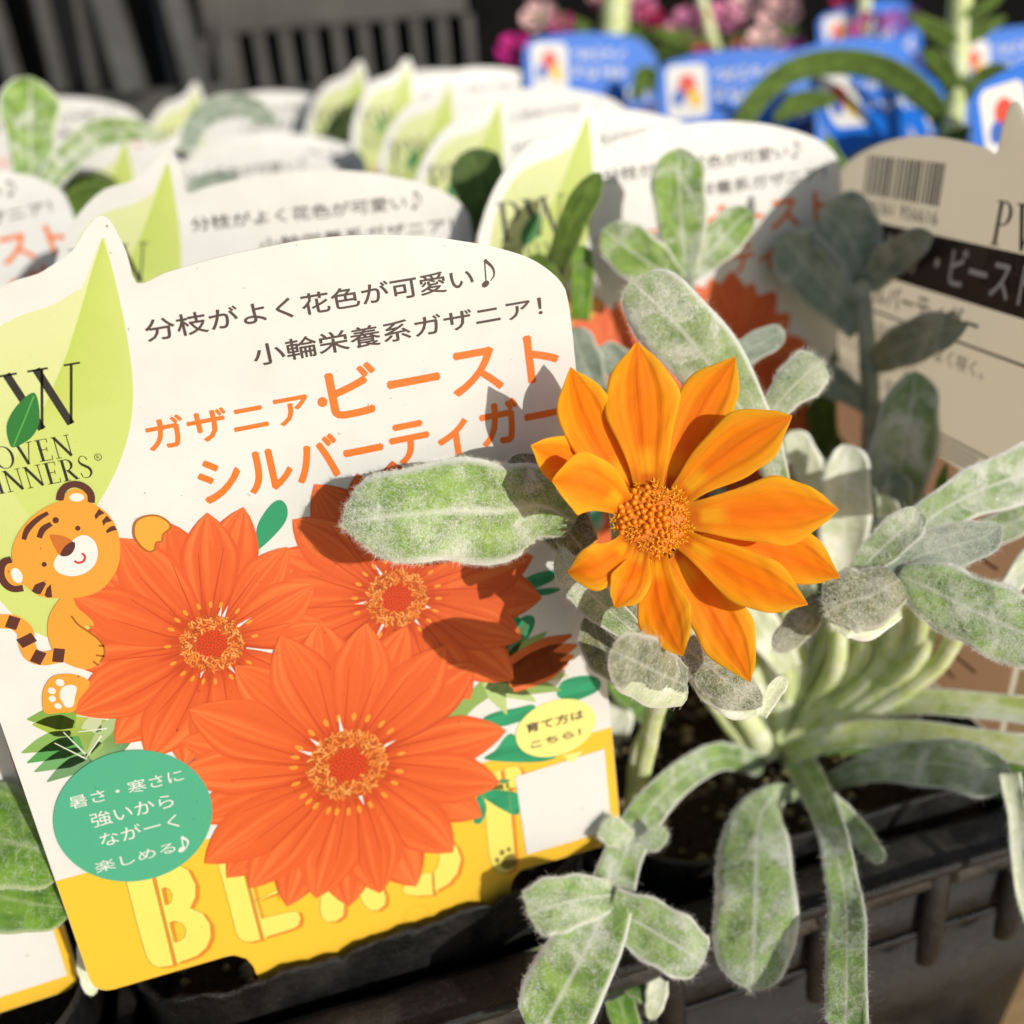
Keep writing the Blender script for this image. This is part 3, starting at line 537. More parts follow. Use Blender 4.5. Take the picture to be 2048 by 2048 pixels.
# the tag on the right that turns its back to the lens
def tag_back():
    A, B = at(1992, 312, .190), at(1712, 300, .236)
    Yd = np.array([0, 0, 1.])+.10*rotz((A-B), PI/2)/np.linalg.norm(A-B); X = (B-A)/np.linalg.norm(B-A)      # from notch to the arch end
    X[2] = X[2]*.6; X /= np.linalg.norm(X); Yd = Yd-X*(Yd @ X); Yd /= np.linalg.norm(Yd); Z = np.cross(X, Yd)
    r = empty('plant_tag'); frame(r, X, Yd, Z, A-(X*33.5+Yd*107)*.001); card_body(r, True)
    # print on the reverse: mirrored s, so draw in (m, t) with m = 91 - s, behind the card
    class Back(Ink):
        def build(s, name, parent=None, mat=None):
            s.V = [(.091-x, y, -.00055-z) for x, y, z in s.V]; return Ink.build(s, name, parent, M_PRINT if name in ('dark_title_band', 'back_lettering', 'barcode') else M_PRINTT)
    PAPER = tuple(v*.84 for v in (.93, .91, .85))
    ik = Back(); x = 14; rg = random.Random(3)
    while x < 43:
        wd = rg.choice((.33, .33, .66, .99)); ik.fill([(x, 96.5), (x+wd, 96.5), (x+wd, 104.8), (x, 104.8)], lin('3a3a44'), 3); x += wd+rg.choice((.33, .33, .66, .8))
    text(ik, '4 946361 956616', (10.5, 92.8), (43.5, 95.6), lin('3a3a44'), 3); ik.build('barcode', r)
    ik = Back(); ik.fill([(.2, 80), (90, 80), (90, 91), (.2, 91)], lin('3c3028'), 3); text(ik, 'ガザニア・ビースト', (16, 82), (75, 89.6), PAPER, 6, 0, 0, .12); ik.build('dark_title_band', r)
    ik = Back(); text(ik, 'シルバーティガー', (19, 73.5), (62, 78.6), lin('4a4038'), 4, 0, 0, .06); ik.stroke([(1, 72), (90, 72)], .5, lin('4a4038'), 4)
    for k, (bd_, x1) in enumerate((('はっきりした花色で誰でもよく咲く。', 66), ('美しいシルバーリーフ！', 44), ('寄せ植えにもよく合う', 40), ('花がたくさん咲いて豪華！', 56))): text(ik, bd_, (5, 66.5-k*5.4), (x1, 69.8-k*5.4), lin('5a5046'), 4)
    for k in range(4): ik.stroke([(5, 48.6-k*1.2+4), (5+rg.uniform(60, 80), 48.6-k*1.2+4)], .45, lin('6e6254'), 4)
    ik.build('back_lettering', r)
    ik = Back(); ik.fill([(.2, .8), (90, .8), (90, 46), (.2, 52)], lin('f4cbb4', .95), 2); ik.fill([(5, 14), (44, 14), (44, 31), (5, 31)], lin('b9b49c', .8), 4)
    for k in range(7): ik.stroke([(7, 16+k*2.1), (7+rg.uniform(20, 34), 16+k*2.1)], .8, lin('7c8272'), 5)
    ik.fill(ell((17, 38), 6, 1.9, 0, 24), lin('6e4438'), 4)
    for k in range(5): ik.stroke([(27, 40-k*1.7), (27+rg.uniform(20, 50), 40-k*1.7)], .55, lin('8a5a48'), 4)
    for k in range(13): ik.stroke([(50, 33-k*2.3), (50+rg.uniform(22, 36), 33-k*2.3)], .75, lin('8f6f60'), 5)
    ik.build('pink_text_field', r)
    ik = Back(); serif(ik, 'PW', 61, 91.5, 8, K_BLK, 4); serif(ik, 'PROVEN', 61, 87.6, 2.8, K_BLK, 7, gap=.1); serif(ik, 'WINNERS', 60, 84, 2.8, K_BLK, 7, gap=.1)
    ik.build('emblem_lettering', r)
    tag(r, 'plant tag seen from its shaded back, with barcode and dark title band', 'plant tag', GT)
tag_back()

# ------------------------------------------------------------------ leaves, stalks and their wool
def rows(pts, n):
    q = np.array([[*at(x, y, z*.001), w_*z*.001/F_PX/2] for x, y, z, w_ in pts]); return catmull(q, n)
def blade(V, Fc, UV, pts, base, roll=0, cup=.12, twist=0, n=26, K=9, th=.00038, tip=.82, ribs=None, wav=.055, seed=0, petal=False):
    Q = catmull(pts, n) if isinstance(pts, np.ndarray) else rows(pts, n); P = Q[:, :3]; Wd = np.maximum(Q[:, 3], .00008); u = np.linspace(0, 1, n)
    k = u > tip; Wd = Wd.copy(); Wd[k] *= np.sqrt(np.maximum(0, 1-((u[k]-tip)/(1-tip))**2)) if not petal else 1
    T = np.gradient(P, axis=0); T /= np.linalg.norm(T, axis=1)[:, None]; view = (np.tile([.02, .01, -1.], (n, 1)) if isinstance(pts, np.ndarray) else P-CAMLOC); view /= np.linalg.norm(view, axis=1)[:, None]
    s_ = np.cross(T, view); s_ /= np.linalg.norm(s_, axis=1)[:, None]; nn = np.cross(s_, T); nn *= np.where(np.sum(nn*view, 1) > 0, -1, 1)[:, None]
    a = np.radians(roll+twist*u)[:, None]; s2 = s_*np.cos(a)+nn*np.sin(a); n2 = nn*np.cos(a)-s_*np.sin(a)
    x = np.linspace(-1, 1, K); k0 = len(V); ph = seed*1.7; fr = []
    for i in range(n):
        for j in range(K):
            h = cup*Wd[i]*x[j]**2+wav*Wd[i]*math.sin(u[i]*17+x[j]*4+ph)*abs(x[j])+wav*.6*Wd[i]*math.sin(u[i]*31+x[j]*9+ph*2)
            if ribs: h += ribs*Wd[i]*(math.cos(3*PI*x[j])+.5*math.cos(7*PI*x[j]+.6*math.sin(seed)))*(.5+.5*math.sin(u[i]*PI))
            fr.append((P[i]+s2[i]*Wd[i]*x[j]*(1+.05*math.sin(u[i]*19+ph+x[j])*(abs(x[j]) > .7))+n2[i]*h, n2[i], u[i], (x[j]+1)/2, x[j]))
    for p, nv, uu, vv, xj in fr: V.append(p-base); UV.append((uu, vv))
    for p, nv, uu, vv, xj in fr: V.append(p-nv*th*(.22+.78*(1-xj*xj))*(1-.7*max(0, uu-.8)/.2)-base); UV.append((uu, vv))
    N = n*K
    for i in range(n-1):
        for j in range(K-1):
            q = k0+i*K+j; Fc.append((q, q+1, q+K+1, q+K)); Fc.append((N+q, N+q+K, N+q+K+1, N+q+1))
        q = k0+i*K; Fc.append((q, q+K, N+q+K, N+q)); q = k0+i*K+K-1; Fc.append((q, N+q, N+q+K, q+K))
    for i in (0, n-1):
        for j in range(K-1): q = k0+i*K+j; Fc.append((q, N+q, N+q+1, q+1) if i == 0 else (q, q+1, N+q+1, N+q))
    return fr, n, K, Wd, s2, T, view
def wool(parent, frs, count, base, length=.0012, width=.000034, lift=.25, edge=.13):
    V = []; Fc = []; tot = sum(f[3].sum() for f in frs)
    for fr, n, K, Wd, s2, T, view in frs:
        G = np.array([f[0] for f in fr]).reshape(n, K, 3); Nn = np.array([f[1] for f in fr]).reshape(n, K, 3)
        m = int(count*Wd.sum()/tot); pr = Wd/Wd.sum(); ii = rng.choice(n-1, m, p=(pr[:-1]/pr[:-1].sum()))
        for i in ii:
            fi = rng.random(); e = rng.random() < edge
            xj = (rng.choice([0, K-1.001]) if e else rng.random()*(K-1.001)); j = int(xj); fj = xj-j
            p = (G[i, j]*(1-fj)+G[i, j+1]*fj)*(1-fi)+(G[i+1, j]*(1-fj)+G[i+1, j+1]*fj)*fi; nv = Nn[i, j]
            ang = rng.normal(0, 1.0); d = T[i]*math.cos(ang)+s2[i]*math.sin(ang)
            if e: d = s2[i]*(1 if j > 0 else -1)*.75+T[i]*rng.normal(0, .7)
            ln = length*rng.uniform(.4, 1.2)*(.45 if e else 1); c1 = rng.normal(0, .5)
            side = np.cross(d, view[i]); side /= np.linalg.norm(side)+1e-9; k = len(V)
            for t in range(4):
                tt = t/3; d2 = d*math.cos(c1*tt)+np.cross(nv, d)*math.sin(c1*tt)
                q = p+d2*ln*tt+nv*(lift*ln*math.sin(tt*PI)*.5+.00003+(rng.uniform(0, .3)*ln*tt if e else 0)); wd = width*(1-.6*tt)
                V += [q-side*wd/2-base, q+side*wd/2-base]
            Fc += [(k+2*t, k+2*t+1, k+2*t+3, k+2*t+2) for t in range(3)]
    return put('leaf_hair', mesh('leaf_hair', V, Fc, M_HAIR), parent, 'stuff')
def leaf(root, blades, mat, hairs=0, name='leaf', label=None, hl=.0012, **k):
    base = np.array(root.location); V = []; Fc = []; UV = []; frs = []
    for q, b_ in enumerate(blades if isinstance(blades, list) and isinstance(blades[0], (list, np.ndarray)) else [blades]): frs.append(blade(V, Fc, UV, b_, base, seed=len(V)*.01+q, **k))
    o = put(name, mesh(name, V, Fc, mat, uvs=UV), root)
    if label: o['label'] = label
    if hairs: wool(o, frs, hairs, base, hl)
    return o
def stalk(root, pts, mat, name='stalk', n=22, K=10, flat=.7):
    base = np.array(root.location); Q = rows(pts, n); P = Q[:, :3]; R_ = Q[:, 3]; T = np.gradient(P, axis=0); T /= np.linalg.norm(T, axis=1)[:, None]
    view = P-CAMLOC; view /= np.linalg.norm(view, axis=1)[:, None]; a = np.cross(T, view); a /= np.linalg.norm(a, axis=1)[:, None]; b_ = np.cross(T, a)
    V = []; UV = []
    for i in range(n):
        for j in range(K):
            t = 2*PI*j/K; r = R_[i]*(1+.05*math.sin(i*1.3+j)); V.append(P[i]+a[i]*r*math.cos(t)+b_[i]*r*flat*math.sin(t)-base); UV.append((i/(n-1), .5+.3*math.cos(t)))
    Fc = [(i*K+j, i*K+(j+1) % K, (i+1)*K+(j+1) % K, (i+1)*K+j) for i in range(n-1) for j in range(K)]+[tuple(range(K)), tuple(range((n-1)*K, n*K))[::-1]]
    return put(name, mesh(name, V, Fc, mat, uvs=UV), root)

# the flowering gazania
plant = empty('gazania_plant', at(1545, 1520, .226))
tag(plant, 'silver-leaved gazania with the open orange flower, in the right front pot', 'plant', 'silver-leaved gazania plants')
PB = np.array(plant.location)
# flower head
head = empty('flower_head'); head.parent = plant
FC = at(1303, 1040, .1415); FA = -(FC-CAMLOC); FA /= np.linalg.norm(FA); FA = FA+MW @ np.array([.12, -.10, 0]); FA /= np.linalg.norm(FA)
fx = np.cross(FA, np.array([0, 0, 1.])); fx /= np.linalg.norm(fx); fy = np.cross(FA, fx)
def petal(tip, zt, wd, zm, seed, bend=0.0, cup=.12, roll=0, mid=None, ribs=.045, wb=.36, twist=0):
    c0 = np.array([1303, 1040.]); tp = np.array(tip, float); d = tp-c0; ln = np.linalg.norm(d); d /= ln; nrm = np.array([-d[1], d[0]])
    pts = []
    for u, wf in ((0, wb), (.18, wb+.12), (.38, .76), (.56, .98), (.68, 1), (.80, .80), (.90, .46), (.96, .2), (1, .02)):
        r = 44+(ln-44)*u; p = c0+d*r+nrm*bend*ln*math.sin(u*PI)
        z = (1-u)**2*142.5+2*u*(1-u)*zm+u*u*zt; pts.append((p[0], p[1], z, wd*wf*1.06))
    V = []; Fc = []; UV = []
    blade(V, Fc, UV, pts, PB, roll, cup=cup*.45, n=32, K=25, th=.00012, ribs=ribs*.6, wav=.02, seed=seed, petal=True, twist=twist)
    return put('petal', mesh('petal', V, Fc, M_PETAL, uvs=UV), head)
for k, a in enumerate([
    ((1273, 685), 136.5, 138, 139, 0.0, .16), ((1471, 714), 142, 112, 146, -.03, .05), ((1584, 831), 137, 118, 140, -.045, .12), ((1677, 1019), 138, 128, 140, -.01, .14),
    ((1680, 1155), 143, 118, 147, -.04, .05), ((1615, 1209), 137.5, 104, 140, .03, .12), ((1501, 1364), 142, 108, 147, -.03, .03), ((1366, 1312), 134, 100, 139, .07, .22),
    ((1229, 1215), 136, 74, 133.5, -.05, .3), ((1135, 1145), 138, 86, 133.5, -.12, .3), ((1104, 962), 136, 116, 136, .10, .2), ((1062, 890), 138, 104, 146, .04, .1), ((1141, 735), 136, 112, 143, -.05, .14)]):
    petal(a[0], a[1], a[2], a[3], k, a[4], a[5])
# disc of florets on a low dome
dome = []; R0 = .0049
V = []; Fc = []
for i in range(7):
    for j in range(20):
        r = R0*math.sin(i/6*PI/2); h = .0013*math.cos(i/6*PI/2); t = 2*PI*j/20; V.append(FC+fx*r*math.cos(t)+fy*r*math.sin(t)+FA*(h+.0002)-PB)
for i in range(6):
    for j in range(20): Fc.append((i*20+j, (i+1)*20+j, (i+1)*20+(j+1) % 20, i*20+(j+1) % 20))
put('disc_base', mesh('disc_base', V, Fc, plain('disc_base', lin('cc700c'), .7)), head)
def bud_mesh():
    V = [(0, 0, 1.5)]; Fc = []
    for r, z in ((.42, 1.36), (.70, 1.0), (.74, .55), (.55, 0)): V += [(r*math.cos(a), r*math.sin(a), z) for a in np.linspace(0, 2*PI, 9)[:-1]]
    Fc += [(0, 1+j, 1+(j+1) % 8) for j in range(8)]+[(1+i*8+j, 9+i*8+j, 9+i*8+(j+1) % 8, 1+i*8+(j+1) % 8) for i in range(3) for j in range(8)]
    return mesh('floret', V, Fc, M_BUD)
def star_mesh():
    V = []; Fc = []
    for r, z in ((.3, 0), (.46, 1.1)): V += [(r*math.cos(a), r*math.sin(a), z) for a in np.linspace(0, 2*PI, 11)[:-1]]
    Fc += [(j, (j+1) % 10, 10+(j+1) % 10, 10+j) for j in range(10)]
    for q in range(5):
        j = 10+q*2; a = (q*2+.5)/10*2*PI; k = len(V); V += [(1.0*math.cos(a), 1.0*math.sin(a), 1.45), (.42*math.cos(a), .42*math.sin(a), 1.15)]
        Fc += [(j, 10+(q*2+1) % 10, k), (j, k, k+1), (10+(q*2+1) % 10, k+1, k)]
    k = len(V); V += [(.16, 0, 1), (-.09, .14, 1), (-.09, -.14, 1), (0.03, 0, 1.9)]; Fc += [(k, k+1, k+3), (k+1, k+2, k+3), (k+2, k, k+3)]
    return mesh('open_floret', V, Fc, M_STAR, smooth=False)
BM, SM = bud_mesh(), star_mesh()
for k in range(116):
    r = R0*1.0*math.sqrt((k+.5)/116); a = k*2.39996+.4; ct, st_ = math.cos(a), math.sin(a); tilt = r/R0
    a += rng.normal(0, .05); r *= rng.uniform(.96, 1.04); ct, st_ = math.cos(a), math.sin(a)
    p = FC+fx*r*ct+fy*r*st_+FA*(.0013*math.cos(tilt*PI/2)-.0001); ax = FA+(fx*ct+fy*st_)*tilt*.75; ax /= np.linalg.norm(ax)
    inner = tilt < .42 or (math.sin(a+2.2) > .55 and tilt < .9); o = put('disc_floret', BM if inner else SM, head)
    q = Vector(ax).to_track_quat('Z', 'Y').to_matrix().to_4x4(); sc = .00062*(rng.uniform(.82, 1.12) if inner else rng.uniform(.85, 1.4))
    o.matrix_local = Matrix.Translation(Vector(p-PB)) @ q @ Matrix.Rotation(rng.random()*6, 4, 'Z') @ Matrix.Diagonal((sc, sc, sc*1.15, 1))
# green cup and stem behind the flower
V = []; Fc = []
for i, (r, h) in enumerate(((.0012, -.011), (.004, -.0095), (.0052, -.006), (.0054, -.0015))):
    for j in range(16): t = 2*PI*j/16; V.append(FC+(fx*math.cos(t)+fy*math.sin(t))*r*(1+.1*(j % 2))+FA*h-PB)
for i in range(3):
    for j in range(16): Fc.append((i*16+j, i*16+(j+1) % 16, (i+1)*16+(j+1) % 16, (i+1)*16+j))
put('green_cup', mesh('green_cup', V, Fc, M_SILVER), head)
head.name = 'flower_head'

LF = lambda *a, **k: leaf(plant, *a, **k)
# leaves round the flower
LF([(1150, 1045, 150, 70), (1085, 1012, 148, 160), (1000, 1022, 144, 205), (905, 1022, 140.5, 208), (810, 1030, 138, 190), (725, 1040, 138, 150), (684, 1052, 139, 70)], M_FELT, 5200, cup=-.20, tip=.72, wav=.05, hl=.0013)
LF([(1165, 1100, 153, 80), (1105, 1020, 152, 125), (1055, 955, 150.5, 105), (1024, 912, 150, 60)], M_PURPLE, 1200, cup=.1)
LF([(1270, 1265, 151, 46), (1200, 1205, 149, 74), (1145, 1150, 147.5, 62), (1121, 1092, 147, 34)], M_SILVER, 1100, cup=.45, roll=-18)
LF([(1345, 1320, 153, 60), (1260, 1235, 152, 100), (1190, 1165, 151, 95), (1145, 1115, 151, 40)], M_PURPLE, 600, cup=.2)
LF([(1250, 1350, 157, 60), (1205, 1295, 156, 86), (1180, 1225, 155, 46)], M_PURPLE, 500, cup=.25)
LF([(1375, 1372, 145, 70), (1330, 1352, 137, 112), (1275, 1325, 130, 116), (1222, 1300, 125, 80)], M_PURPLE, 1700, cup=-.4, tip=.6, wav=.08)
LF([(1375, 1395, 147, 40), (1330, 1378, 139, 90), (1275, 1346, 132, 100), (1226, 1318, 127, 60)], M_PALE, 300, cup=-.3, tip=.6)
LF([(1366, 1292, 152, 60), (1415, 1330, 150, 86), (1465, 1372, 149.5, 92), (1525, 1412, 150, 64)], M_PURPLE, 1700, cup=-.3, tip=.75)
LF([(1370, 1312, 153, 40), (1412, 1350, 151.5, 76), (1462, 1392, 151, 84), (1528, 1424, 151.5, 60)], M_PALE, 300, cup=-.2, tip=.75)
LF([(1520, 1432, 153, 26), (1540, 1392, 152, 36), (1568, 1352, 151, 34)], M_PALE, 300, cup=.3, roll=30)
LF([[(1570, 1010, 174, 40), (1530, 885, 168, 64), (1495, 835, 166, 100), (1445, 765, 164, 128), (1385, 685, 162, 148), (1320, 615, 161, 142), (1278, 577, 161, 105), (1262, 560, 161, 50)],
    [(1515, 870, 167, 40), (1560, 802, 166, 62), (1608, 752, 165.5, 92), (1645, 722, 165.5, 76)]], M_SILVER, 5200, cup=-.14, hl=.0013)
LF([(1440, 745, 186, 34), (1490, 705, 185, 56), (1570, 660, 184, 50)], M_DUSK, 300)
LF([(1200, 800, 205, 40), (1165, 720, 203, 80), (1140, 655, 202, 60)], M_DUSK, 0); LF([(1300, 790, 205, 40), (1255, 735, 204, 60), (1190, 705, 203, 66)], M_DUSK, 0)
LF([(1320, 880, 190, 30), (1400, 850, 190, 60), (1480, 880, 190, 40)], M_GREEN)
# bunch to the right
LF([(1795, 1150, 160, 40), (1850, 1172, 158, 112), (1920, 1208, 156, 134), (2000, 1245, 154, 142), (2100, 1290, 152, 140)], M_FELT, 4200, cup=-.12, tip=.95, hl=.0013)
LF([(1770, 1155, 161, 36), (1840, 1112, 160, 74), (1905, 1092, 159, 92), (1965, 1075, 158.5, 72), (2002, 1050, 158.5, 34)], M_DUSK, 1600, cup=.2)
LF([(1690, 1175, 163, 36), (1745, 1115, 162, 62), (1795, 1068, 161, 74), (1845, 1022, 160.5, 58)], M_SILVER, 1300, cup=.3)
LF([(1800, 1160, 159, 80), (1745, 1190, 157, 126), (1695, 1204, 156, 122), (1650, 1228, 156, 70)], M_PURPLE, 2400, cup=-.35, tip=.65, wav=.08)
LF([(1795, 1205, 160.5, 60), (1735, 1230, 158.5, 96), (1690, 1232, 157.5, 86), (1655, 1242, 157.5, 50)], M_PALE, 300, cup=-.2, tip=.7)
LF([(1640, 1195, 166, 36), (1612, 1235, 165, 62), (1580, 1270, 165, 56), (1548, 1302, 165, 34)], M_PURPLE, 900, cup=-.2)
LF([(1780, 1120, 168, 40), (1850, 1045, 170, 70), (1940, 990, 174, 96), (2080, 935, 178, 124)], M_SILVER, 1600, cup=.15, tip=.97)
LF([(1870, 1110, 190, 40), (1940, 1085, 188, 60), (2080, 1020, 184, 60)], M_SILVER, 0); LF([(1990, 1230, 175, 30), (2030, 1160, 176, 40), (2090, 1090, 178, 60)], M_PALE)
LF([(1760, 1150, 226, 60), (1790, 990, 216, 110), (1812, 870, 211, 126), (1826, 790, 209, 94), (1830, 742, 209, 46)], M_SILVER, 700, cup=.1)
LF([(1790, 1200, 222, 60), (1782, 1080, 216, 88), (1775, 990, 212, 98), (1776, 938, 211, 70)], M_DUSK, 0)
LF([(1690, 1260, 204, 60), (1686, 1120, 200, 86), (1690, 1010, 197, 100), (1694, 930, 196, 84), (1686, 888, 196, 44)], M_PALE, 600, cup=.25)
LF([(1640, 1010, 206, 40), (1610, 920, 205, 60), (1580, 862, 204, 50)], M_PALE, 0); LF([(1860, 1060, 212, 22), (1888, 985, 211, 40), (1902, 925, 210, 28)], M_GREEN, 0)
LF([(1540, 930, 215, 30), (1590, 905, 214, 36), (1650, 930, 214, 26)], M_SILVER); LF([(1580, 1340, 215, 50), (1520, 1250, 212, 74), (1488, 1180, 210, 70)], M_PALE)
LF([(1640, 1290, 222, 60), (1620, 1200, 220, 80), (1600, 1110, 218, 70)], M_GREEN); LF([(1690, 1340, 225, 50), (1650, 1230, 224, 60), (1560, 1180, 222, 60)], M_PALE)
# stalks from the crown
for pts in ([(1545, 1515, 228, 54), (1590, 1400, 226, 46), (1650, 1285, 220, 44), (1690, 1200, 214, 46)], [(1600, 1500, 230, 50), (1625, 1400, 229, 46), (1640, 1290, 226, 50), (1630, 1190, 224, 44)],
            [(1585, 1500, 225, 40), (1712, 1340, 216, 56), (1705, 1200, 208, 56)], [(1590, 1500, 225, 38), (1765, 1330, 208, 40), (1800, 1200, 198, 38)], [(1600, 1500, 224, 36), (1812, 1330, 204, 38), (1850, 1190, 192, 34)],
            [(1600, 1505, 224, 34), (1850, 1350, 202, 38), (1930, 1230, 190, 36)], [(1560, 1505, 227, 50), (1560, 1400, 225, 46), (1580, 1290, 222, 46), (1610, 1180, 220, 44)], [(1535, 1510, 225, 56), (1490, 1430, 219, 44), (1420, 1330, 208, 36), (1370, 1220, 180, 30), (1325, 1090, 153, 30)],
            [(1515, 1510, 226, 40), (1450, 1440, 222, 28), (1380, 1330, 212, 26), (1350, 1240, 190, 26)], [(1575, 1505, 227, 46), (1650, 1380, 226, 50), (1668, 1260, 222, 52)], [(1590, 1505, 226, 40), (1720, 1380, 222, 46), (1752, 1260, 214, 44)],
            [(1268, 1620, 204, 36), (1290, 1520, 192, 36), (1308, 1430, 178, 40), (1335, 1330, 160, 44), (1320, 1180, 154, 34)], [(1262, 1610, 206, 24), (1275, 1500, 200, 26), (1330, 1400, 190, 24)]):
    stalk(plant, pts, M_STALK)
rs = random.Random(11)
for q in range(15):
    x0 = 1470+q*26+rs.uniform(-10, 10); x1 = x0+(x0-1600)*.25+rs.uniform(-30, 30); y1 = rs.uniform(1150, 1260); z0 = rs.uniform(222, 232)-max(0, x0-1640)*.12
    stalk(plant, [(1550+(x0-1600)*.1, 1512, 226, 30), ((x0+1570)/2+4, 1410, (z0+226)/2, 30), (x0, 1320, z0-6, 28+rs.uniform(0, 12)), (x1, y1, z0-9, 26)], M_STALK if q % 3 else M_PALE, n=14, K=8)
for q in range(9):
    x0 = 1545+q*30; y0 = 1200+rs.uniform(-30, 60); h_ = rs.uniform(130, 260); z0 = rs.uniform(218, 228)-max(0, x0-1640)*.12; w_ = rs.uniform(50, 86); dx = rs.uniform(-50, 50)
    leaf(plant, [(x0, y0+60, z0, 26), (x0+dx*.3, y0-h_*.3, z0-2, w_*.8), (x0+dx*.7, y0-h_*.75, z0-4, w_), (x0+dx, y0-h_, z0-4, w_*.7)], [M_SILVER, M_DUSK, M_PALE][q % 3], 0, cup=rs.uniform(.1, .5), roll=rs.uniform(-25, 25), n=18, K=7)
# spreading leaves
LF([(1560, 1505, 226, 40), (1650, 1445, 218, 44), (1760, 1412, 210, 46), (1900, 1405, 200, 52), (2090, 1425, 190, 58)], M_STALK, 700, cup=.35, tip=.98)
LF([(1560, 1515, 225, 46), (1640, 1484, 215, 50), (1760, 1464, 206, 54), (1900, 1478, 196, 58), (2095, 1505, 186, 62)], M_STALK, 900, cup=.35, tip=.98)
LF([(1600, 1500, 230, 40), (1720, 1480, 225, 60), (1860, 1500, 218, 70), (2080, 1590, 205, 90)], M_GREEN, 0, cup=.2, tip=.98)
LF([(1650, 1568, 216, 26), (1740, 1535, 206, 58), (1850, 1525, 195, 92), (1950, 1540, 187, 104), (2025, 1562, 182, 84)], M_SILVER, 1800, cup=.2)
LF([(2018, 1545, 182, 40), (2036, 1640, 180, 38), (2045, 1750, 178, 38), (2075, 1880, 176, 38)], M_PALE, 500, cup=.3)
LF([[(1530, 1535, 224, 40), (1450, 1512, 212, 54), (1380, 1542, 200, 62), (1320, 1592, 190, 66), (1272, 1660, 182, 74), (1240, 1730, 176, 84), (1212, 1810, 170, 104), (1175, 1895, 165, 135), (1125, 1985, 160, 165), (1070, 2090, 155, 170)],
    [(1225, 1790, 171, 60), (1155, 1800, 168, 98), (1095, 1815, 167, 108), (1058, 1832, 167, 86)], [(1215, 1815, 170, 80), (1285, 1850, 168, 112), (1352, 1890, 166, 118), (1408, 1925, 165.5, 86)],
    [(1262, 1680, 180, 30), (1228, 1664, 178, 56), (1205, 1648, 178, 46)], [(1280, 1690, 180, 30), (1310, 1680, 179, 40), (1330, 1655, 179, 24)]], M_FELT, 6500, cup=.10, tip=.9, hl=.0012)
LF([(1200, 1890, 180, 50), (1115, 1935, 177, 100), (1045, 1990, 176, 104), (1012, 2045, 176, 70)], M_GREEN, 500, cup=.2)
LF([(1225, 1925, 180, 50), (1280, 1955, 178, 80), (1318, 1985, 177, 64)], M_GREEN, 300); LF([(1318, 1948, 176, 40), (1312, 1995, 175.5, 42), (1300, 2040, 175.5, 22)], M_PALE, 100)
LF([(1225, 1960, 178, 50), (1245, 2020, 177, 60), (1262, 2100, 176, 50)], M_GREEN, 200)
LF([(1632, 1615, 217, 22), (1592, 1588, 207, 28), (1548, 1594, 197, 56), (1518, 1640, 187, 112), (1512, 1720, 179, 150), (1511, 1800, 173, 165), (1508, 1880, 169, 156), (1505, 1945, 166, 124), (1504, 1982, 165, 80)], M_FELT, 4200, cup=-.12, tip=.85, wav=.05)
LF([[(1590, 1510, 226, 60), (1640, 1600, 196, 62), (1672, 1700, 178, 60), (1690, 1800, 172, 70), (1694, 1900, 162, 78), (1690, 2090, 151, 92)],
    [(1652, 1600, 195, 46), (1702, 1650, 193, 48), (1738, 1692, 186, 40), (1766, 1722, 182, 26)]], M_FELT, 3600, cup=.15, tip=.95)

# ------------------------------------------------------------------ more single leaves the photograph shows, on the plants behind
GP = 'silver-leaved gazania plants'
RR = np.array([.969, .248, 0]); RR /= np.linalg.norm(RR); QQ = np.array([-RR[1], RR[0], 0])
def grid(c, k, z=0.0): return RR*(.0029+.09*c)+QQ*(.1684+.09*k)+np.array([0, 0, z])
SOIL_Z = .080
behind = empty('gazania_plant', grid(1, 1, SOIL_Z)); tag(behind, 'shaded blue-grey gazania plant with upright lobed shoots before the reversed tag', 'plant', GP)
LB = lambda *a, **k: leaf(behind, *a, **k)
LB([[(1366, 560, 210, 34), (1370, 520, 209, 62), (1362, 430, 207, 104), (1357, 345, 206, 104), (1357, 296, 206, 54)], [(1362, 570, 210, 40), (1300, 528, 208, 92), (1245, 488, 207, 96), (1207, 458, 207, 54)], [(1375, 548, 210, 40), (1430, 492, 209, 78), (1475, 446, 209, 74), (1502, 420, 209, 40)]], M_FELT, 1500, cup=.16)
stalk(behind, [(1368, 545, 210, 30), (1385, 640, 215, 32), (1400, 760, 222, 32), (1440, 1000, 234, 32), (1560, 1240, 246, 34)], M_DUSK)
stalk(behind, [(1722, 560, 228, 32), (1735, 700, 230, 36), (1742, 850, 234, 36), (1730, 1100, 242, 36), (1680, 1280, 250, 36)], M_DUSK)
for pts in ([(1722, 660, 231, 50), (1665, 590, 231, 92), (1605, 520, 231, 112), (1562, 470, 231, 66)], [(1728, 585, 229, 40), (1718, 520, 228, 92), (1684, 452, 227, 134), (1640, 420, 227, 84)],
            [(1735, 572, 229, 40), (1780, 522, 222, 70), (1835, 484, 209, 60), (1868, 470, 203, 30)], [(1742, 730, 231, 40), (1800, 695, 216, 80), (1870, 665, 205, 86), (1935, 652, 194, 44)], [(1738, 815, 233, 30), (1680, 772, 232, 60), (1625, 742, 232, 56), (1600, 736, 232, 30)]):
    LB(pts, M_DUSK, 260, cup=.25)
LB([(1700, 400, 262, 22), (1690, 360, 263, 40), (1665, 310, 264, 30), (1655, 270, 265, 18)], M_GREEN); LB([(1670, 950, 252, 40), (1640, 800, 250, 60), (1655, 640, 250, 50)], M_WILLOW)
mid = empty('gazania_plant', grid(0, 1, SOIL_Z)); tag(mid, 'dark-leaved gazania plant just above the right shoulder of the front tag', 'plant', GP)
LM = lambda *a, **k: leaf(mid, *a, **k)
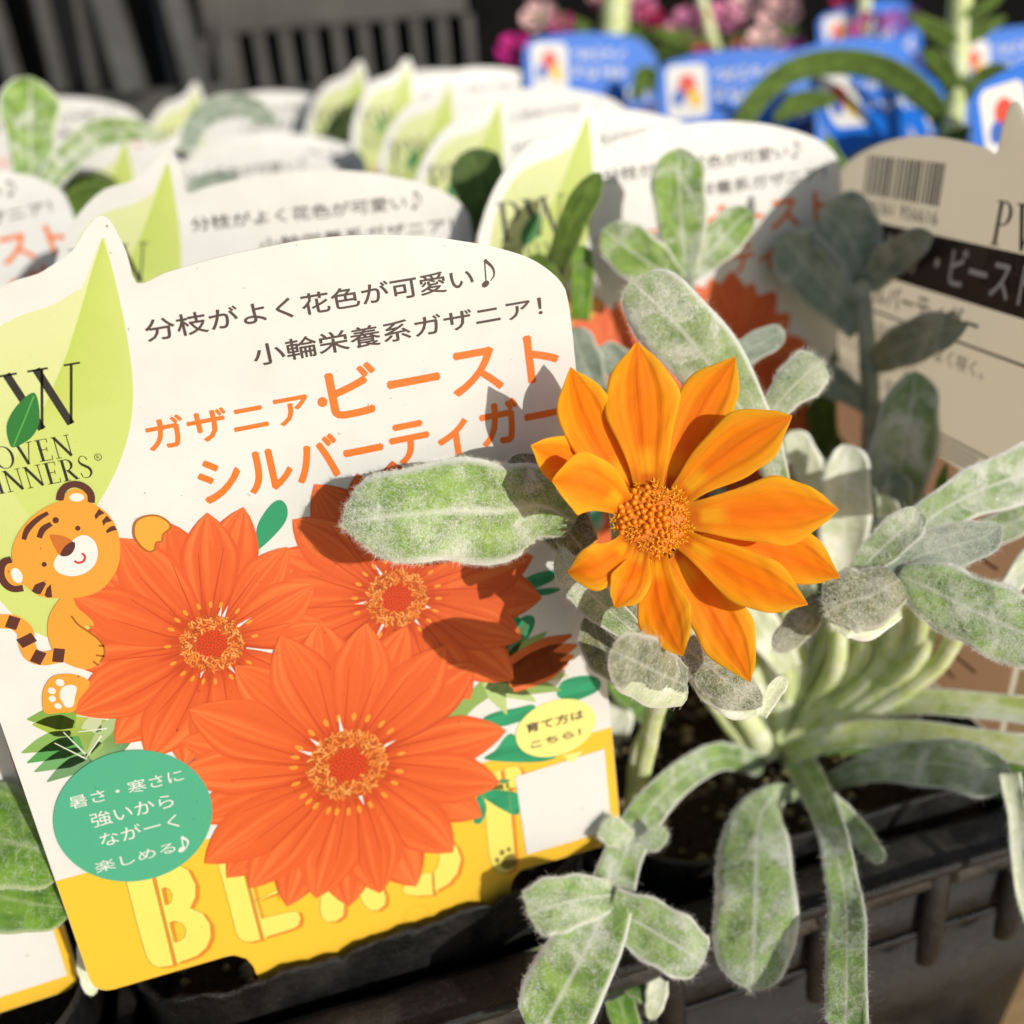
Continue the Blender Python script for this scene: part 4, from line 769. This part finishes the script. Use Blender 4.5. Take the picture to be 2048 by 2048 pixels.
LM([(1100, 640, 228, 34), (1115, 540, 210, 36), (1135, 470, 204, 54), (1170, 395, 202, 56), (1202, 345, 202, 34)], M_WILLOW); LM([(1120, 640, 214, 30), (1090, 560, 210, 60), (1050, 520, 208, 60)], M_WILLOW)
LM([(985, 520, 240, 60), (975, 430, 238, 95), (955, 350, 240, 110), (935, 300, 243, 64)], M_WILLOW); LM([(1160, 640, 215, 40), (1165, 540, 212, 46), (1160, 490, 211, 36)], M_GREEN)
LM([(1195, 1420, 240, 60), (1225, 1350, 215, 90), (1250, 1290, 205, 70)], M_GREEN); LM([(1330, 1450, 240, 50), (1270, 1390, 220, 70), (1225, 1330, 212, 60)], M_GREEN)
LM([(1240, 1500, 240, 60), (1225, 1480, 225, 70), (1235, 1400, 222, 70)], M_PALE)
leftp = empty('gazania_plant', grid(-1, 0, SOIL_Z)); tag(leftp, 'gazania plant whose bright green leaves lie over the tag at the left border', 'plant', GP)
LL = lambda *a, **k: leaf(leftp, *a, **k)
LL([(-160, 1580, 164, 150), (-80, 1640, 160, 190), (10, 1680, 158.5, 190), (90, 1700, 158.5, 150), (150, 1710, 159, 90)], M_GREEN, 1500, cup=-.1); LL([(-160, 1740, 161, 80), (-60, 1775, 160, 120), (30, 1800, 159.5, 124), (100, 1812, 159.5, 94), (150, 1815, 160, 40)], M_GREEN, 300, cup=-.25)
LL([(163, 1880, 172, 16), (174, 1935, 171, 36), (186, 1992, 170, 24)], M_PALE, 100)
far = empty('gazania_plant', grid(-2, 2, SOIL_Z)); tag(far, 'gazania plant at the far left with one upright broad leaf and an arching leaf', 'plant', GP)
LX = lambda *a, **k: leaf(far, *a, **k)
LX([(78, 520, 262, 24), (70, 420, 262, 50), (62, 330, 264, 72), (60, 262, 265, 102), (60, 200, 266, 112), (61, 152, 266, 66)], M_FELT, 0); LX([(60, 640, 256, 24), (66, 500, 256, 28), (82, 400, 257, 38), (125, 325, 259, 52), (190, 272, 262, 58), (265, 258, 266, 46), (330, 272, 270, 24)], M_SILVER, 0)
LX([(372, 305, 300, 30), (395, 245, 300, 44), (455, 210, 300, 46), (515, 222, 301, 42), (552, 252, 302, 22)], M_DUSK, 0); LX([(130, 385, 290, 30), (180, 370, 290, 44), (250, 385, 288, 20)], M_WILLOW); LX([(130, 430, 280, 30), (160, 400, 280, 50), (230, 380, 280, 30)], M_WILLOW)
LX([(370, 400, 262, 30), (410, 368, 262, 40), (480, 352, 262, 20)], M_DUSK)
def small_plant(seed):
    """a low rosette for the pots whose plants hardly show"""
    rg = random.Random(seed); r = empty('gazania_plant')
    for q in range(9):
        a = q*2.4+rg.uniform(-.3, .3); ln = rg.uniform(.035, .05); up = rg.uniform(.02, .06); ca, sa = math.cos(a), math.sin(a); wd = rg.uniform(.0035, .005)
        pts = np.array([[ca*ln*t, sa*ln*t, up*(1-(1-t*1.25)**2) if t < .8 else up*(1-(t-.8)*2.2), wd*f] for t, f in ((.03, .3), (.3, .35), (.55, .8), (.8, 1), (1, .6))])
        leaf(r, pts, M_GREEN if q % 3 else M_SILVER, 0, cup=.3, n=14, K=5)
    return r
protos = [small_plant(k) for k in (1, 2)]; n_ = 0
PLACED = {(1, 1), (0, 1), (-1, 0), (-2, 2), (1, 0)}
LPL = ['second', 'third', 'fourth', 'fifth']
cells = [(c, k) for k in range(0, 5) for c in range(-3, 2) if not (k == 0 and c < -1) and not (k == 1 and c < -2)]+[(2, 1), (2, 2)]
SIDE = {-3: 'at the far left', -2: 'at the left', -1: 'left of centre', 0: 'at the centre', 1: 'at the right', 2: 'at the far right'}
ROW = ['front row', 'second row', 'third row', 'fourth row', 'back row']
for c, k in cells:
    if (c, k) in PLACED: continue
    o = protos[n_] if n_ < 2 else copy_tree(protos[n_ % 2]); n_ += 1
    o.location = grid(c, k, SOIL_Z); o.rotation_euler.z = n_*1.3
    if (c, k) == (0, 0): o.location = tuple(grid(0, 0, SOIL_Z)+QQ*.014); o.scale = (.55, .55, .5)
    tag(o, 'low gazania rosette in the pot %s of the %s' % (SIDE[c], ROW[k]), 'plant', GP)

# ------------------------------------------------------------------ pots, tray, bench
def ring(h, r, n=12):
    out = []
    for cx, cy, a in ((h-r, h-r, 0), (-h+r, h-r, 90), (-h+r, -h+r, 180), (h-r, -h+r, 270)):
        for t in range(n): q = math.radians(a+90*t/(n-1)); out.append((cx+r*math.cos(q), cy+r*math.sin(q)))
    P = np.array(out); L_ = []
    for i in range(len(P)):
        a, b_ = P[i], P[(i+1) % len(P)]; m = max(1, int(np.linalg.norm(b_-a)/.0016))
        for q in range(m): L_.append(a+(b_-a)*q/m)
    return np.array(L_)
def pot_mesh(top, ragged, seed):
    prof = [(.030, .012, .002), (.0385, .014, top-.016), (.0395, .014, top-.0155), (.0405, .014, top-.013), (.0408, .014, top-.001), (.0412, .014, top), (.0402, .014, top), (.0396, .0135, top-.002), (.0385, .013, top-.02), (.036, .013, .06)]
    base = ring(.0412, .014); n = len(base); V = []; Fc = []
    for i, (h, r, z) in enumerate(prof):
        for j in range(n):
            x, y = base[j]*h/.0412; dz = 0
            if 3 <= i <= 7 and ragged: dz = ragged*(mnoise.noise(Vector((x*160+seed, y*160, 0)))*.7+mnoise.noise(Vector((x*700, y*700, seed)))*.5)+ragged*.8*(x/.04)*(y < 0)
            V.append((x, y, z+dz*(1 if i > 3 else .3)))
    for i in range(len(prof)-1):
        for j in range(n): Fc.append((i*n+j, i*n+(j+1) % n, (i+1)*n+(j+1) % n, (i+1)*n+j))
    Fc.append(tuple(range(n))[::-1]); return mesh('pot_wall', V, Fc, M_PLASTIC)
def soil_mesh(seed):
    V = []; Fc = []; N = 26
    for i in range(N):
        for j in range(N):
            x, y = (i/(N-1)-.5)*.0735, (j/(N-1)-.5)*.0735
            V.append((x, y, SOIL_Z+.0015*mnoise.noise(Vector((x*120, y*120, seed)))+.0012*mnoise.noise(Vector((x*420, y*420, seed)))))
    for i in range(N-1):
        for j in range(N-1): q = i*N+j; Fc.append((q, q+N, q+N+1, q+1))
    return mesh('soil', V, Fc, M_SOIL)
rot_g = math.atan2(RR[1], RR[0])
POTG = 'black nursery pots in the tray'
pm_front, pm_b, pm_far, sm_ = pot_mesh(.0945, .0030, 3), pot_mesh(.0905, .0003, 9), pot_mesh(.0905, 0, 4), soil_mesh(2)
grain = D.meshes.new('x')
def granules(parent, n, seed):
    rg = random.Random(seed); V = []; Fc = []
    for _ in range(n):
        x, y, r = rg.uniform(-.035, .035), rg.uniform(-.035, .035), rg.uniform(.0005, .0018); k = len(V); z = SOIL_Z+.0008
        V += [(x+r*rg.uniform(.7, 1.2)*a, y+r*rg.uniform(.7, 1.2)*b_, z+r*c_*.8) for a, b_, c_ in ((1, 0, 0), (-1, 0, 0), (0, 1, 0), (0, -1, 0), (0, 0, 1), (0, 0, -1))]
        Fc += [(k, k+2, k+4), (k+2, k+1, k+4), (k+1, k+3, k+4), (k+3, k, k+4), (k+2, k, k+5), (k+1, k+2, k+5), (k+3, k+1, k+5), (k, k+3, k+5)]
    return put('soil_granules', mesh('soil_granules', V, Fc, M_GRAIN), parent, 'stuff')
for c, k in cells:
    r = empty('nursery_pot'); r.rotation_euler.z = rot_g; p = grid(c, k)
    if (c, k) == (0, 0): p = p+QQ*.0000
    r.location = p; fr_ = (c, k) == (0, 0); w_ = put('pot_wall', pm_front if fr_ else (pm_b if k == 0 else pm_far), r); so = put('soil', sm_, r, 'stuff')
    if k == 0: granules(so, 260, c+20)
    lab = {(0, 0): 'black pot with ragged rim right under the front tag', (1, 0): 'black pot holding the flowering gazania at the right front', (-1, 0): 'black pot cut off at the lower left corner'}.get((c, k), 'black pot %s of the %s' % (SIDE[c], ROW[k]))
    tag(r, lab, 'pot', POTG)
def box_bm(V, Fc, x0, x1, y0, y1, z0, z1, j=.0):
    k = len(V); V += [(x, y, z) for x in (x0, x1) for y in (y0, y1) for z in (z0, z1)]
    Fc += [tuple(k+i for i in f) for f in ((0, 1, 3, 2), (4, 6, 7, 5), (0, 4, 5, 1), (2, 3, 7, 6), (0, 2, 6, 4), (1, 5, 7, 3))]
def bevel_box(name, parent, x0, x1, y0, y1, z0, z1, mat, bev=.0012, seg=3):
    V = []; Fc = []; box_bm(V, Fc, x0, x1, y0, y1, z0, z1); me = mesh(name, V, Fc, mat, smooth=False); o = put(name, me, parent)
    if bev: m = o.modifiers.new('b', 'BEVEL'); m.width = bev; m.segments = seg
    return o
# carrier tray in grid axes: x along the row, y away from the lens
tray = empty('carrier_tray'); tray.rotation_euler.z = rot_g
tag(tray, 'black plastic carrier tray with dusty lip along the bottom of the picture', 'tray')
Y0 = .1240; XL, XR = -.32, .1405
def wavy_bar(name, x0, x1, prof, mat, amp=.0004, step=.002):
    n = int((x1-x0)/step); m = len(prof); V = []; Fc = []
    for i in range(n+1):
        x = x0+(x1-x0)*i/n
        for j, (y, z) in enumerate(prof): V.append((x, y+amp*mnoise.noise(Vector((x*60, j*.7, 1))), z+amp*1.5*mnoise.noise(Vector((x*45, j*.4, 5)))))
    for i in range(n):
        for j in range(m): q = i*m+j; q2 = i*m+(j+1) % m; Fc.append((q, q+m, q2+m, q2))
    Fc += [tuple(range(m)), tuple(range(n*m, n*m+m))[::-1]]
    return put(name, mesh(name, V, Fc, mat), tray)
wavy_bar('tray_lip', XL, XR, [(Y0, .0865), (Y0-.002, .0875), (Y0-.007, .0872), (Y0-.0098, .0860), (Y0-.0105, .0835), (Y0-.0098, .0815), (Y0-.006, .0808), (Y0, .0808)], M_DUSTY, .0006)
wavy_bar('tray_side', XL, XR, [(Y0-.0005, .0806), (Y0-.0085, .0806), (Y0-.0080, .0700), (Y0-.0045, .0660), (Y0-.0015, .0655)], M_PLASTIC, .0003)
wavy_bar('tray_side', XL, XR, [(Y0-.0002, .0650), (Y0-.0040, .0650), (Y0+.0060, .0040), (Y0+.0085, .0040)], M_PLASTIC, .0003)
wavy_bar('tray_side', XL, XR, [(Y0+.0062, .0038), (Y0-.0010, .0038), (Y0-.0010, .0008), (Y0+.0062, .0008)], M_PLASTIC, .0002)
for k in range(19):
    x = XL+.018+k*.0235+(.006 if k % 3 else 0)
    V = []; Fc = []; K = 10; pr = [(.0000, .0620), (.0016, .0632), (.0022, .066), (.0022, .080), (.0018, .0850), (.0008, .0870)]
    for r_, z in pr:
        for j in range(K): t = PI*j/(K-1); V.append((x+.0026*math.cos(t)*(r_/.0022)**.5, Y0-.0086-r_*math.sin(t)-.0008, z))
    for i in range(len(pr)-1):
        for j in range(K-1): Fc.append((i*K+j, i*K+j+1, (i+1)*K+j+1, (i+1)*K+j))
    put('rib', mesh('rib', V, Fc, M_PLASTIC), tray)
for k in range(6): bevel_box('cell_bar', tray, XL, XR, Y0+.0005+k*.09, Y0+.0022+k*.09, .0600, .0800, M_PLASTIC, .0006)
for c in range(-4, 2):
    x = .0029+.09*c+.045; bevel_box('cross_bar', tray, x-.0016, x+.0016, Y0+.003, Y0+.45, .0600, .0795, M_PLASTIC, .0006)
wavy_bar('tray_ridge', XL, XR, [(Y0-.0100, .0880), (Y0-.0106, .0886), (Y0-.0113, .0880), (Y0-.0113, .0868), (Y0-.0100, .0868)], M_PLASTIC, .0003)
wavy_bar('tray_ridge', XL, XR, [(Y0-.0084, .0712), (Y0-.0094, .0712), (Y0-.0094, .0700), (Y0-.0084, .0700)], M_PLASTIC, .0002)
bevel_box('tray_floor', tray, XL, XR, Y0+.009, Y0+.455, .0008, .0020, M_PLASTIC, 0)
# bench of wooden planks under everything
bench = empty('bench_planks'); bench['kind'] = 'structure'; bench.rotation_euler.z = rot_g
for k in range(-7, 14): bevel_box('plank', bench, -1.2, 1.4, k*.095, k*.095+.0925, -.02, 0, M_WOOD, .002)
V = []; Fc = []; box_bm(V, Fc, -6, 6, -6, 8, -.75, -.7); put('ground', mesh('ground', V, Fc, plain('dark_ground', (.04, .038, .035), .9), smooth=False), None, 'structure')

# ------------------------------------------------------------------ blue tags and pinks at the back right
BL, BD, BW = lin('0f7af0', .85), lin('0c3690', .8), K_WHT
def rrect(x0, y0, x1, y1, r, n=7):
    out = []
    for cx, cy, a in ((x1-r, y1-r, 0), (x0+r, y1-r, 90), (x0+r, y0+r, 180), (x1-r, y0+r, 270)):
        out += [(cx+r*math.cos(math.radians(a+90*t/(n-1))), cy+r*math.sin(math.radians(a+90*t/(n-1)))) for t in range(n)]
    return out
def blue_tag():
    r = empty('blue_plant_tag'); w_, h_ = 62, 78
    ol = [(6, 0), (56, 0), (61, 2), (62, 8), (62, 60), (60, 69), (54, 75), (44, 77.5), (30, 78), (16, 77.5), (5, 75.5), (1, 73), (0, 68), (0, 8), (1, 2)]
    ik = Ink(); ik.fill(ol, BL, 0); n = len(ol)
    V = [(x*.001, y*.001, -.00001) for x, y in ol]+[(x*.001, y*.001, -.0005) for x, y in ol]
    Fc = list(ik.F)+[tuple(i+n for i in f[::-1]) for f in ik.F]+[(i, n+i, n+(i+1) % n, (i+1) % n) for i in range(n)]
    k = len(V); st = [(24, .5), (26, -30), (31, -36), (36, -30), (38, .5)]; V += [(x*.001, y*.001, -.0001) for x, y in st]+[(x*.001, y*.001, -.0005) for x, y in st]
    Fc += [tuple(range(k+4, k-1, -1)), tuple(range(k+5, k+10))]+[(k+i, k+(i+1) % 5, k+5+(i+1) % 5, k+5+i) for i in range(5)]
    put('card', mesh('card', V, Fc, M_CARD, smooth=False), r)
    ik = Ink(); ik.fill(ol, BL, 3); ik.fill([(0.1, 30), (62, 52), (62, 60), (61.9, 8), (61, 2), (56, .05), (6, .05), (1, 2)][::1], BD, 5); ik.build('blue_print', r)
    ik = Ink(); ik.fill(rrect(3.5, 55, 19.5, 74, 3), BW, 7); ik.fill(ell((11.5, 66.5), 3.6, 4.2, 0, 20), lin('e2442e'), 9); ik.fill(ell((14.2, 62), 2.6, 3.6, .4, 20), lin('f4c33a'), 11); ik.fill(ell((8, 62.5), 2.4, 3.2, -.4, 20), lin('2f62c0'), 11); ik.build('white_emblem', r)
    ik = Ink(); rg = random.Random(5)
    def scribble(x0, x1, y, hh, ww, slope, col):      # unreadable rows of white characters
        x = x0
        while x < x1:
            yy = y+(x-x0)*slope
            for _ in range(4):
                a = (x+rg.uniform(0, ww), yy+rg.uniform(0, hh)); b_ = (x+rg.uniform(0, ww), yy+rg.uniform(0, hh)); 
                if abs(a[0]-b_[0])+abs(a[1]-b_[1]) > hh*.4: ik.stroke([a, b_], hh*.2, col, 8)
            x += ww*1.25
    scribble(22, 44, 67, 4.6, 4, 0, BW); scribble(22, 46, 59, 5.5, 5, 0, BW); scribble(6, 56, 35.5, 7.5, 6, .35, tuple(v*.95 for v in BW)); ik.build('white_characters', r)
    return r
bt = blue_tag(); GB = 'blue plant tags among the pinks'
for k, (px, py, z, yaw, roll, lean, label) in enumerate([
    (1045, 80, .43, 0, -6, 6, 'blue plant tag furthest left, below a magenta flower'), (1312, 128, .38, -6, -2, 6, 'blue plant tag with white emblem just right of the leftmost blue one'),
    (1566, 110, .41, 4, 0, 8, 'blue plant tag half hidden by the arching strap leaf'), (1632, 34, .50, 6, 2, 6, 'topmost blue plant tag, under the magenta and purple flowers'),
    (1610, 150, .335, 14, -4, 30, 'blue plant tag leaning back with large white characters under the strap leaf'), (1900, 85, .44, 0, 0, 6, 'blue plant tag at the upper right border behind the pale stem'),
    (1934, 182, .265, 8, 6, 6, 'blue plant tag with large white emblem behind the reversed tag'), (1440, 120, .47, 5, -3, 8, 'blue plant tag behind the second one, only its bright top showing')]):
    o = bt if k == 0 else copy_tree(bt); X, Y, Z = [rotz(v, math.radians(yaw)) for v in (FU, FV, FN)]
    c, s_ = math.cos(math.radians(roll)), math.sin(math.radians(roll)); X, Y = X*c+Y*s_, Y*c-X*s_
    c, s_ = math.cos(math.radians(lean)), math.sin(math.radians(lean)); Y, Z = Y*c-Z*s_, Z*c+Y*s_
    frame(o, X, Y, Z, at(px, py, z)-(X*0+Y*75)*.001); tag(o, label, 'plant tag', GB)
def pink(name, col):
    return plain(name, lin(col), .6, .15, 300, .2, trans=.3)
PK = {'m': pink('magenta_petal', 'c8288a'), 'p': pink('pink_petal', 'e08ab4'), 's': pink('pale_pink_petal', 'f0c4c4'), 'r': pink('deep_pink_petal', 'b82a5c'), 'v': pink('purple_pink_petal', 'b45aa8')}
def bloom(root, x, y, z, r_px, key, seed, sq=.8):
    base = np.array(root.location); rg = random.Random(seed); c = at(x, y, z); r = r_px*z/F_PX
    A = CAMLOC-c; A /= np.linalg.norm(A); A = A+np.array([rg.uniform(-.5, .5), 0, .9]); A /= np.linalg.norm(A); X = np.cross(A, [0, 0, 1.]); X /= np.linalg.norm(X); Y = np.cross(A, X); V = []; Fc = []
    for q in range(5):
        a0 = q*2*PI/5+rg.uniform(0, .3); k = len(V); NU, NV = 5, 9
        for i in range(NU):
            u = i/(NU-1)
            for j in range(NV):
                v = j/(NV-1)*2-1; a = a0+v*.62*(.25+.75*u); rr_ = r*(.08+.92*u)*(1-.10*v*v-(.10*(j % 2) if i == NU-1 else 0))
                V.append(c+X*rr_*math.cos(a)+Y*rr_*math.sin(a)+A*(r*.35*u*u+r*.08*math.sin(v*9+q)*u)-base)
        Fc += [(k+i*NV+j, k+(i+1)*NV+j, k+(i+1)*NV+j+1, k+i*NV+j+1) for i in range(NU-1) for j in range(NV-1)]
    return put('flower', mesh('flower', V, Fc, PK[key]), root)
GK = 'pinks with narrow leaves at the back'
def strap(root, pts, mat=M_WILLOW, **k): return leaf(root, pts, mat, 0, cup=k.get('cup', .25), tip=.75, n=20, K=5)
pots2 = []
def pink_plant(x, y, z, label, flowers, stems, leaves):
    c = at(x, y, z); c[2] = SOIL_Z; r = empty('pink_plant', c); tag(r, label, 'plant', GK); pots2.append(c)
    for q, (fx_, fy_, fz, rp, key) in enumerate(flowers): bloom(r, fx_, fy_, fz, rp, key, q+int(x))
    for pts in stems: stalk(r, pts, M_STALK, n=14, K=8, flat=1)
    for pts in leaves: strap(r, pts)
    rg = random.Random(int(x))
    for q in range(14):
        a = rg.uniform(0, 2*PI); ln = rg.uniform(.02, .045); h = rg.uniform(.03, .08)
        strap(r, np.array([[c[0]+math.cos(a)*ln*t, c[1]+math.sin(a)*ln*t, c[2]+h*(1-(1-t)**2)-.01*t, .0022*f] for t, f in ((0, .5), (.4, 1), (.8, .9), (1, .2))]))
    return r
pink_plant(1230, 200, .50, 'pink plant at the left with magenta and pale blooms above the leftmost blue tag', [(1032, 108, .44, 42, 'm'), (1080, 42, .45, 40, 's'), (1122, 55, .45, 30, 'm'), (1212, 10, .5, 30, 'r'), (1268, 15, .5, 44, 'p'), (1300, 40, .5, 30, 'r'), (1195, 0, .5, 20, 's')],
    [[(1235, -20, .49*1000, 50), (1228, 60, 490, 56), (1225, 160, 495, 50)]], [[(1180, 60, 490, 20), (1120, 40, 488, 26), (1050, 30, 486, 10)], [(1290, 100, 480, 24), (1340, 110, 475, 34), (1390, 125, 470, 12)], [(1270, 200, 430, 20), (1290, 150, 432, 40), (1330, 190, 430, 30)], [(1215, 120, 480, 20), (1270, 70, 478, 34), (1310, 80, 476, 20)]])
pink_plant(1440, 230, .47, 'pink plant in the middle with light pink blooms and a bright green stem', [(1375, 58, .46, 44, 'p'), (1448, 42, .47, 40, 'p'), (1405, 112, .45, 26, 'r'), (1482, 108, .44, 30, 'r'), (1528, 96, .44, 44, 's'), (1500, 14, .47, 44, 's'), (1560, 36, .47, 46, 's'), (1585, 105, .46, 30, 'v')],
    [[(1398, -30, 460, 22), (1412, 40, 460, 24), (1432, 110, 462, 26), (1440, 190, 466, 26)], [(1528, 110, 442, 12), (1500, 190, 450, 14)]], [[(1430, 100, 460, 20), (1360, 75, 455, 30), (1300, 60, 450, 10)], [(1450, 90, 460, 20), (1540, 70, 455, 34), (1600, 60, 450, 10)]])
pink_plant(1730, 230, .50, 'pink plant with magenta and purple blooms in front of the topmost blue tag', [(1738, 62, .47, 38, 'm'), (1796, 52, .475, 34, 'v'), (1690, 2, .5, 26, 'r'), (1820, 42, .48, 24, 'v')], [[(1728, -20, 500, 24), (1730, 60, 500, 28), (1735, 160, 500, 26)], [(1765, 66, 474, 12), (1760, 160, 480, 14)]], [])
straps = pink_plant(1905, 330, .325, 'tall plant with thick pale stem and one long arching strap leaf at the right', [], [[(1922, -30, 330, 46), (1916, 90, 330, 46), (1912, 190, 328, 40), (1898, 330, 325, 42), (1880, 460, 322, 40)], [(1905, 230, 326, 40), (1890, 300, 325, 40)]],
    [[(1470, 300, 318, 38), (1500, 215, 322, 44), (1580, 145, 324, 47), (1690, 122, 325, 50), (1790, 150, 325, 50), (1870, 215, 325, 46), (1895, 290, 325, 34)], [(1915, 95, 328, 30), (1870, 60, 326, 36), (1810, 25, 322, 12)], [(1920, 60, 328, 30), (1960, 20, 326, 30), (2010, -10, 324, 10)], [(1925, 85, 328, 24), (1965, 60, 327, 30), (2015, 32, 326, 10)],
     [(1920, 185, 326, 24), (1880, 130, 322, 40), (1840, 95, 320, 10)], [(1925, 195, 326, 24), (1975, 150, 322, 40), (2030, 140, 318, 14)], [(1900, 290, 325, 30), (1860, 300, 320, 60), (1800, 310, 316, 40), (1770, 305, 314, 14)], [(1550, 240, 330, 20), (1600, 205, 331, 44), (1680, 200, 332, 20)], [(1860, 380, 322, 30), (1900, 300, 320, 50), (1940, 250, 318, 20)], [(1680, 420, 320, 26), (1700, 360, 322, 60), (1760, 290, 324, 30)]])
for k, c in enumerate(pots2):
    r = empty('nursery_pot'); r.rotation_euler.z = rot_g; r.location = (c[0], c[1], 0); put('pot_wall', pm_far, r); put('soil', sm_, r, 'stuff')
    tag(r, 'black pot under the %s' % ['leftmost pink plant', 'light pink blooms', 'magenta and purple blooms', 'tall plant with the strap leaf'][k], 'pot', POTG)

# ------------------------------------------------------------------ crates and added shade wall behind
def crate(label, x0, x1, y, z0, z1, slots, mat, lean=0.0, slot_h=.03, slab=None):
    r = empty('plastic_crate', (x0, y, z0)); r.rotation_euler.y = lean; tag(r, label, 'crate', 'grey plastic crates at the back'); wd = x1-x0
    bevel_box('panel', r, 0, wd, 0, .006, slot_h, z1-z0, mat, .002); n = slots; pitch = wd/n
    for k in range(n+1): bevel_box('slat', r, k*pitch-pitch*.2, k*pitch+pitch*.2, .0003, .0057, 0, slot_h-.0003, mat, .001)
    bevel_box('bottom_rail', r, 0, wd, .0003, .02, -.012, -.0003, mat, .001)
    for xx in (0, wd-.006): bevel_box('side_panel', r, xx, xx+.006, .0065, .22, 0, z1-z0, M_CRATESHADE, .001)
    bevel_box('back_panel', r, .0065, wd-.0065, .22, .226, -.01, z1-z0, M_CRATESHADE, .001); return r
A = at(430, 190, .66); B = at(945, 150, .66)
crate('grey plastic crate with a comb of black slots, top centre of the picture', A[0], B[0], A[1], A[2], A[2]+.30, 10, M_CRATE, 0, .034)
r = empty('plastic_crate', at(430, 190, .64)); tag(r, 'grey plastic crate with tall slanting slats in the top left corner', 'crate', 'grey plastic crates at the back')
base = np.array(r.location)
for x_top, x_bot, wd_, zz in ((-40, 30, 26, .60), (62, 118, 22, .60), (140, 185, 12, .62), (190, 265, 64, .62), (300, 350, 12, .64), (330, 395, 50, .62), (425, 455, 24, .64)):
    p0, p1 = at(x_top, -60, zz), at(x_bot, 185, zz); w2 = wd_*.8*zz/F_PX/2; V = []
    for p in (p0, p1):
        for dx, dy in ((-w2, 0), (w2, 0), (w2, .01), (-w2, .01)): V.append(p-base+np.array([dx, dy, 0]))
    put('slat', mesh('slat', V, [(0, 1, 5, 4), (1, 2, 6, 5), (2, 3, 7, 6), (3, 0, 4, 7), (0, 3, 2, 1), (4, 5, 6, 7)], M_CRATE, smooth=False), r)
p0 = at(-80, 200, .63)-base; p1 = at(460, 190, .63)-base
V = []; Fc = []; box_bm(V, Fc, p0[0], p1[0], p0[1], p0[1]+.02, p1[2]-.012, p1[2]+.006); put('bottom_rail', mesh('bottom_rail', V, Fc, M_CRATE, smooth=False), r)
V = []; Fc = []; box_bm(V, Fc, p0[0], p1[0], p0[1]+.15, p0[1]+.16, p1[2]-.01, p1[2]+.3); put('back_panel', mesh('back_panel', V, Fc, M_CRATESHADE, smooth=False), r)
V = []; Fc = []; box_bm(V, Fc, -4, 4, 1.3, 1.4, -.7, 1.6); o = put('shade_wall', mesh('shade_wall', V, Fc, plain('shade_wall', (.006, .006, .006), .9, .4, 8, spec=.05), smooth=False)); tag(o, 'added wall, coloured black as shade, far behind the crates and flowers', 'wall')  # added wall; its near-black colour stands in for shade, though sun hits it
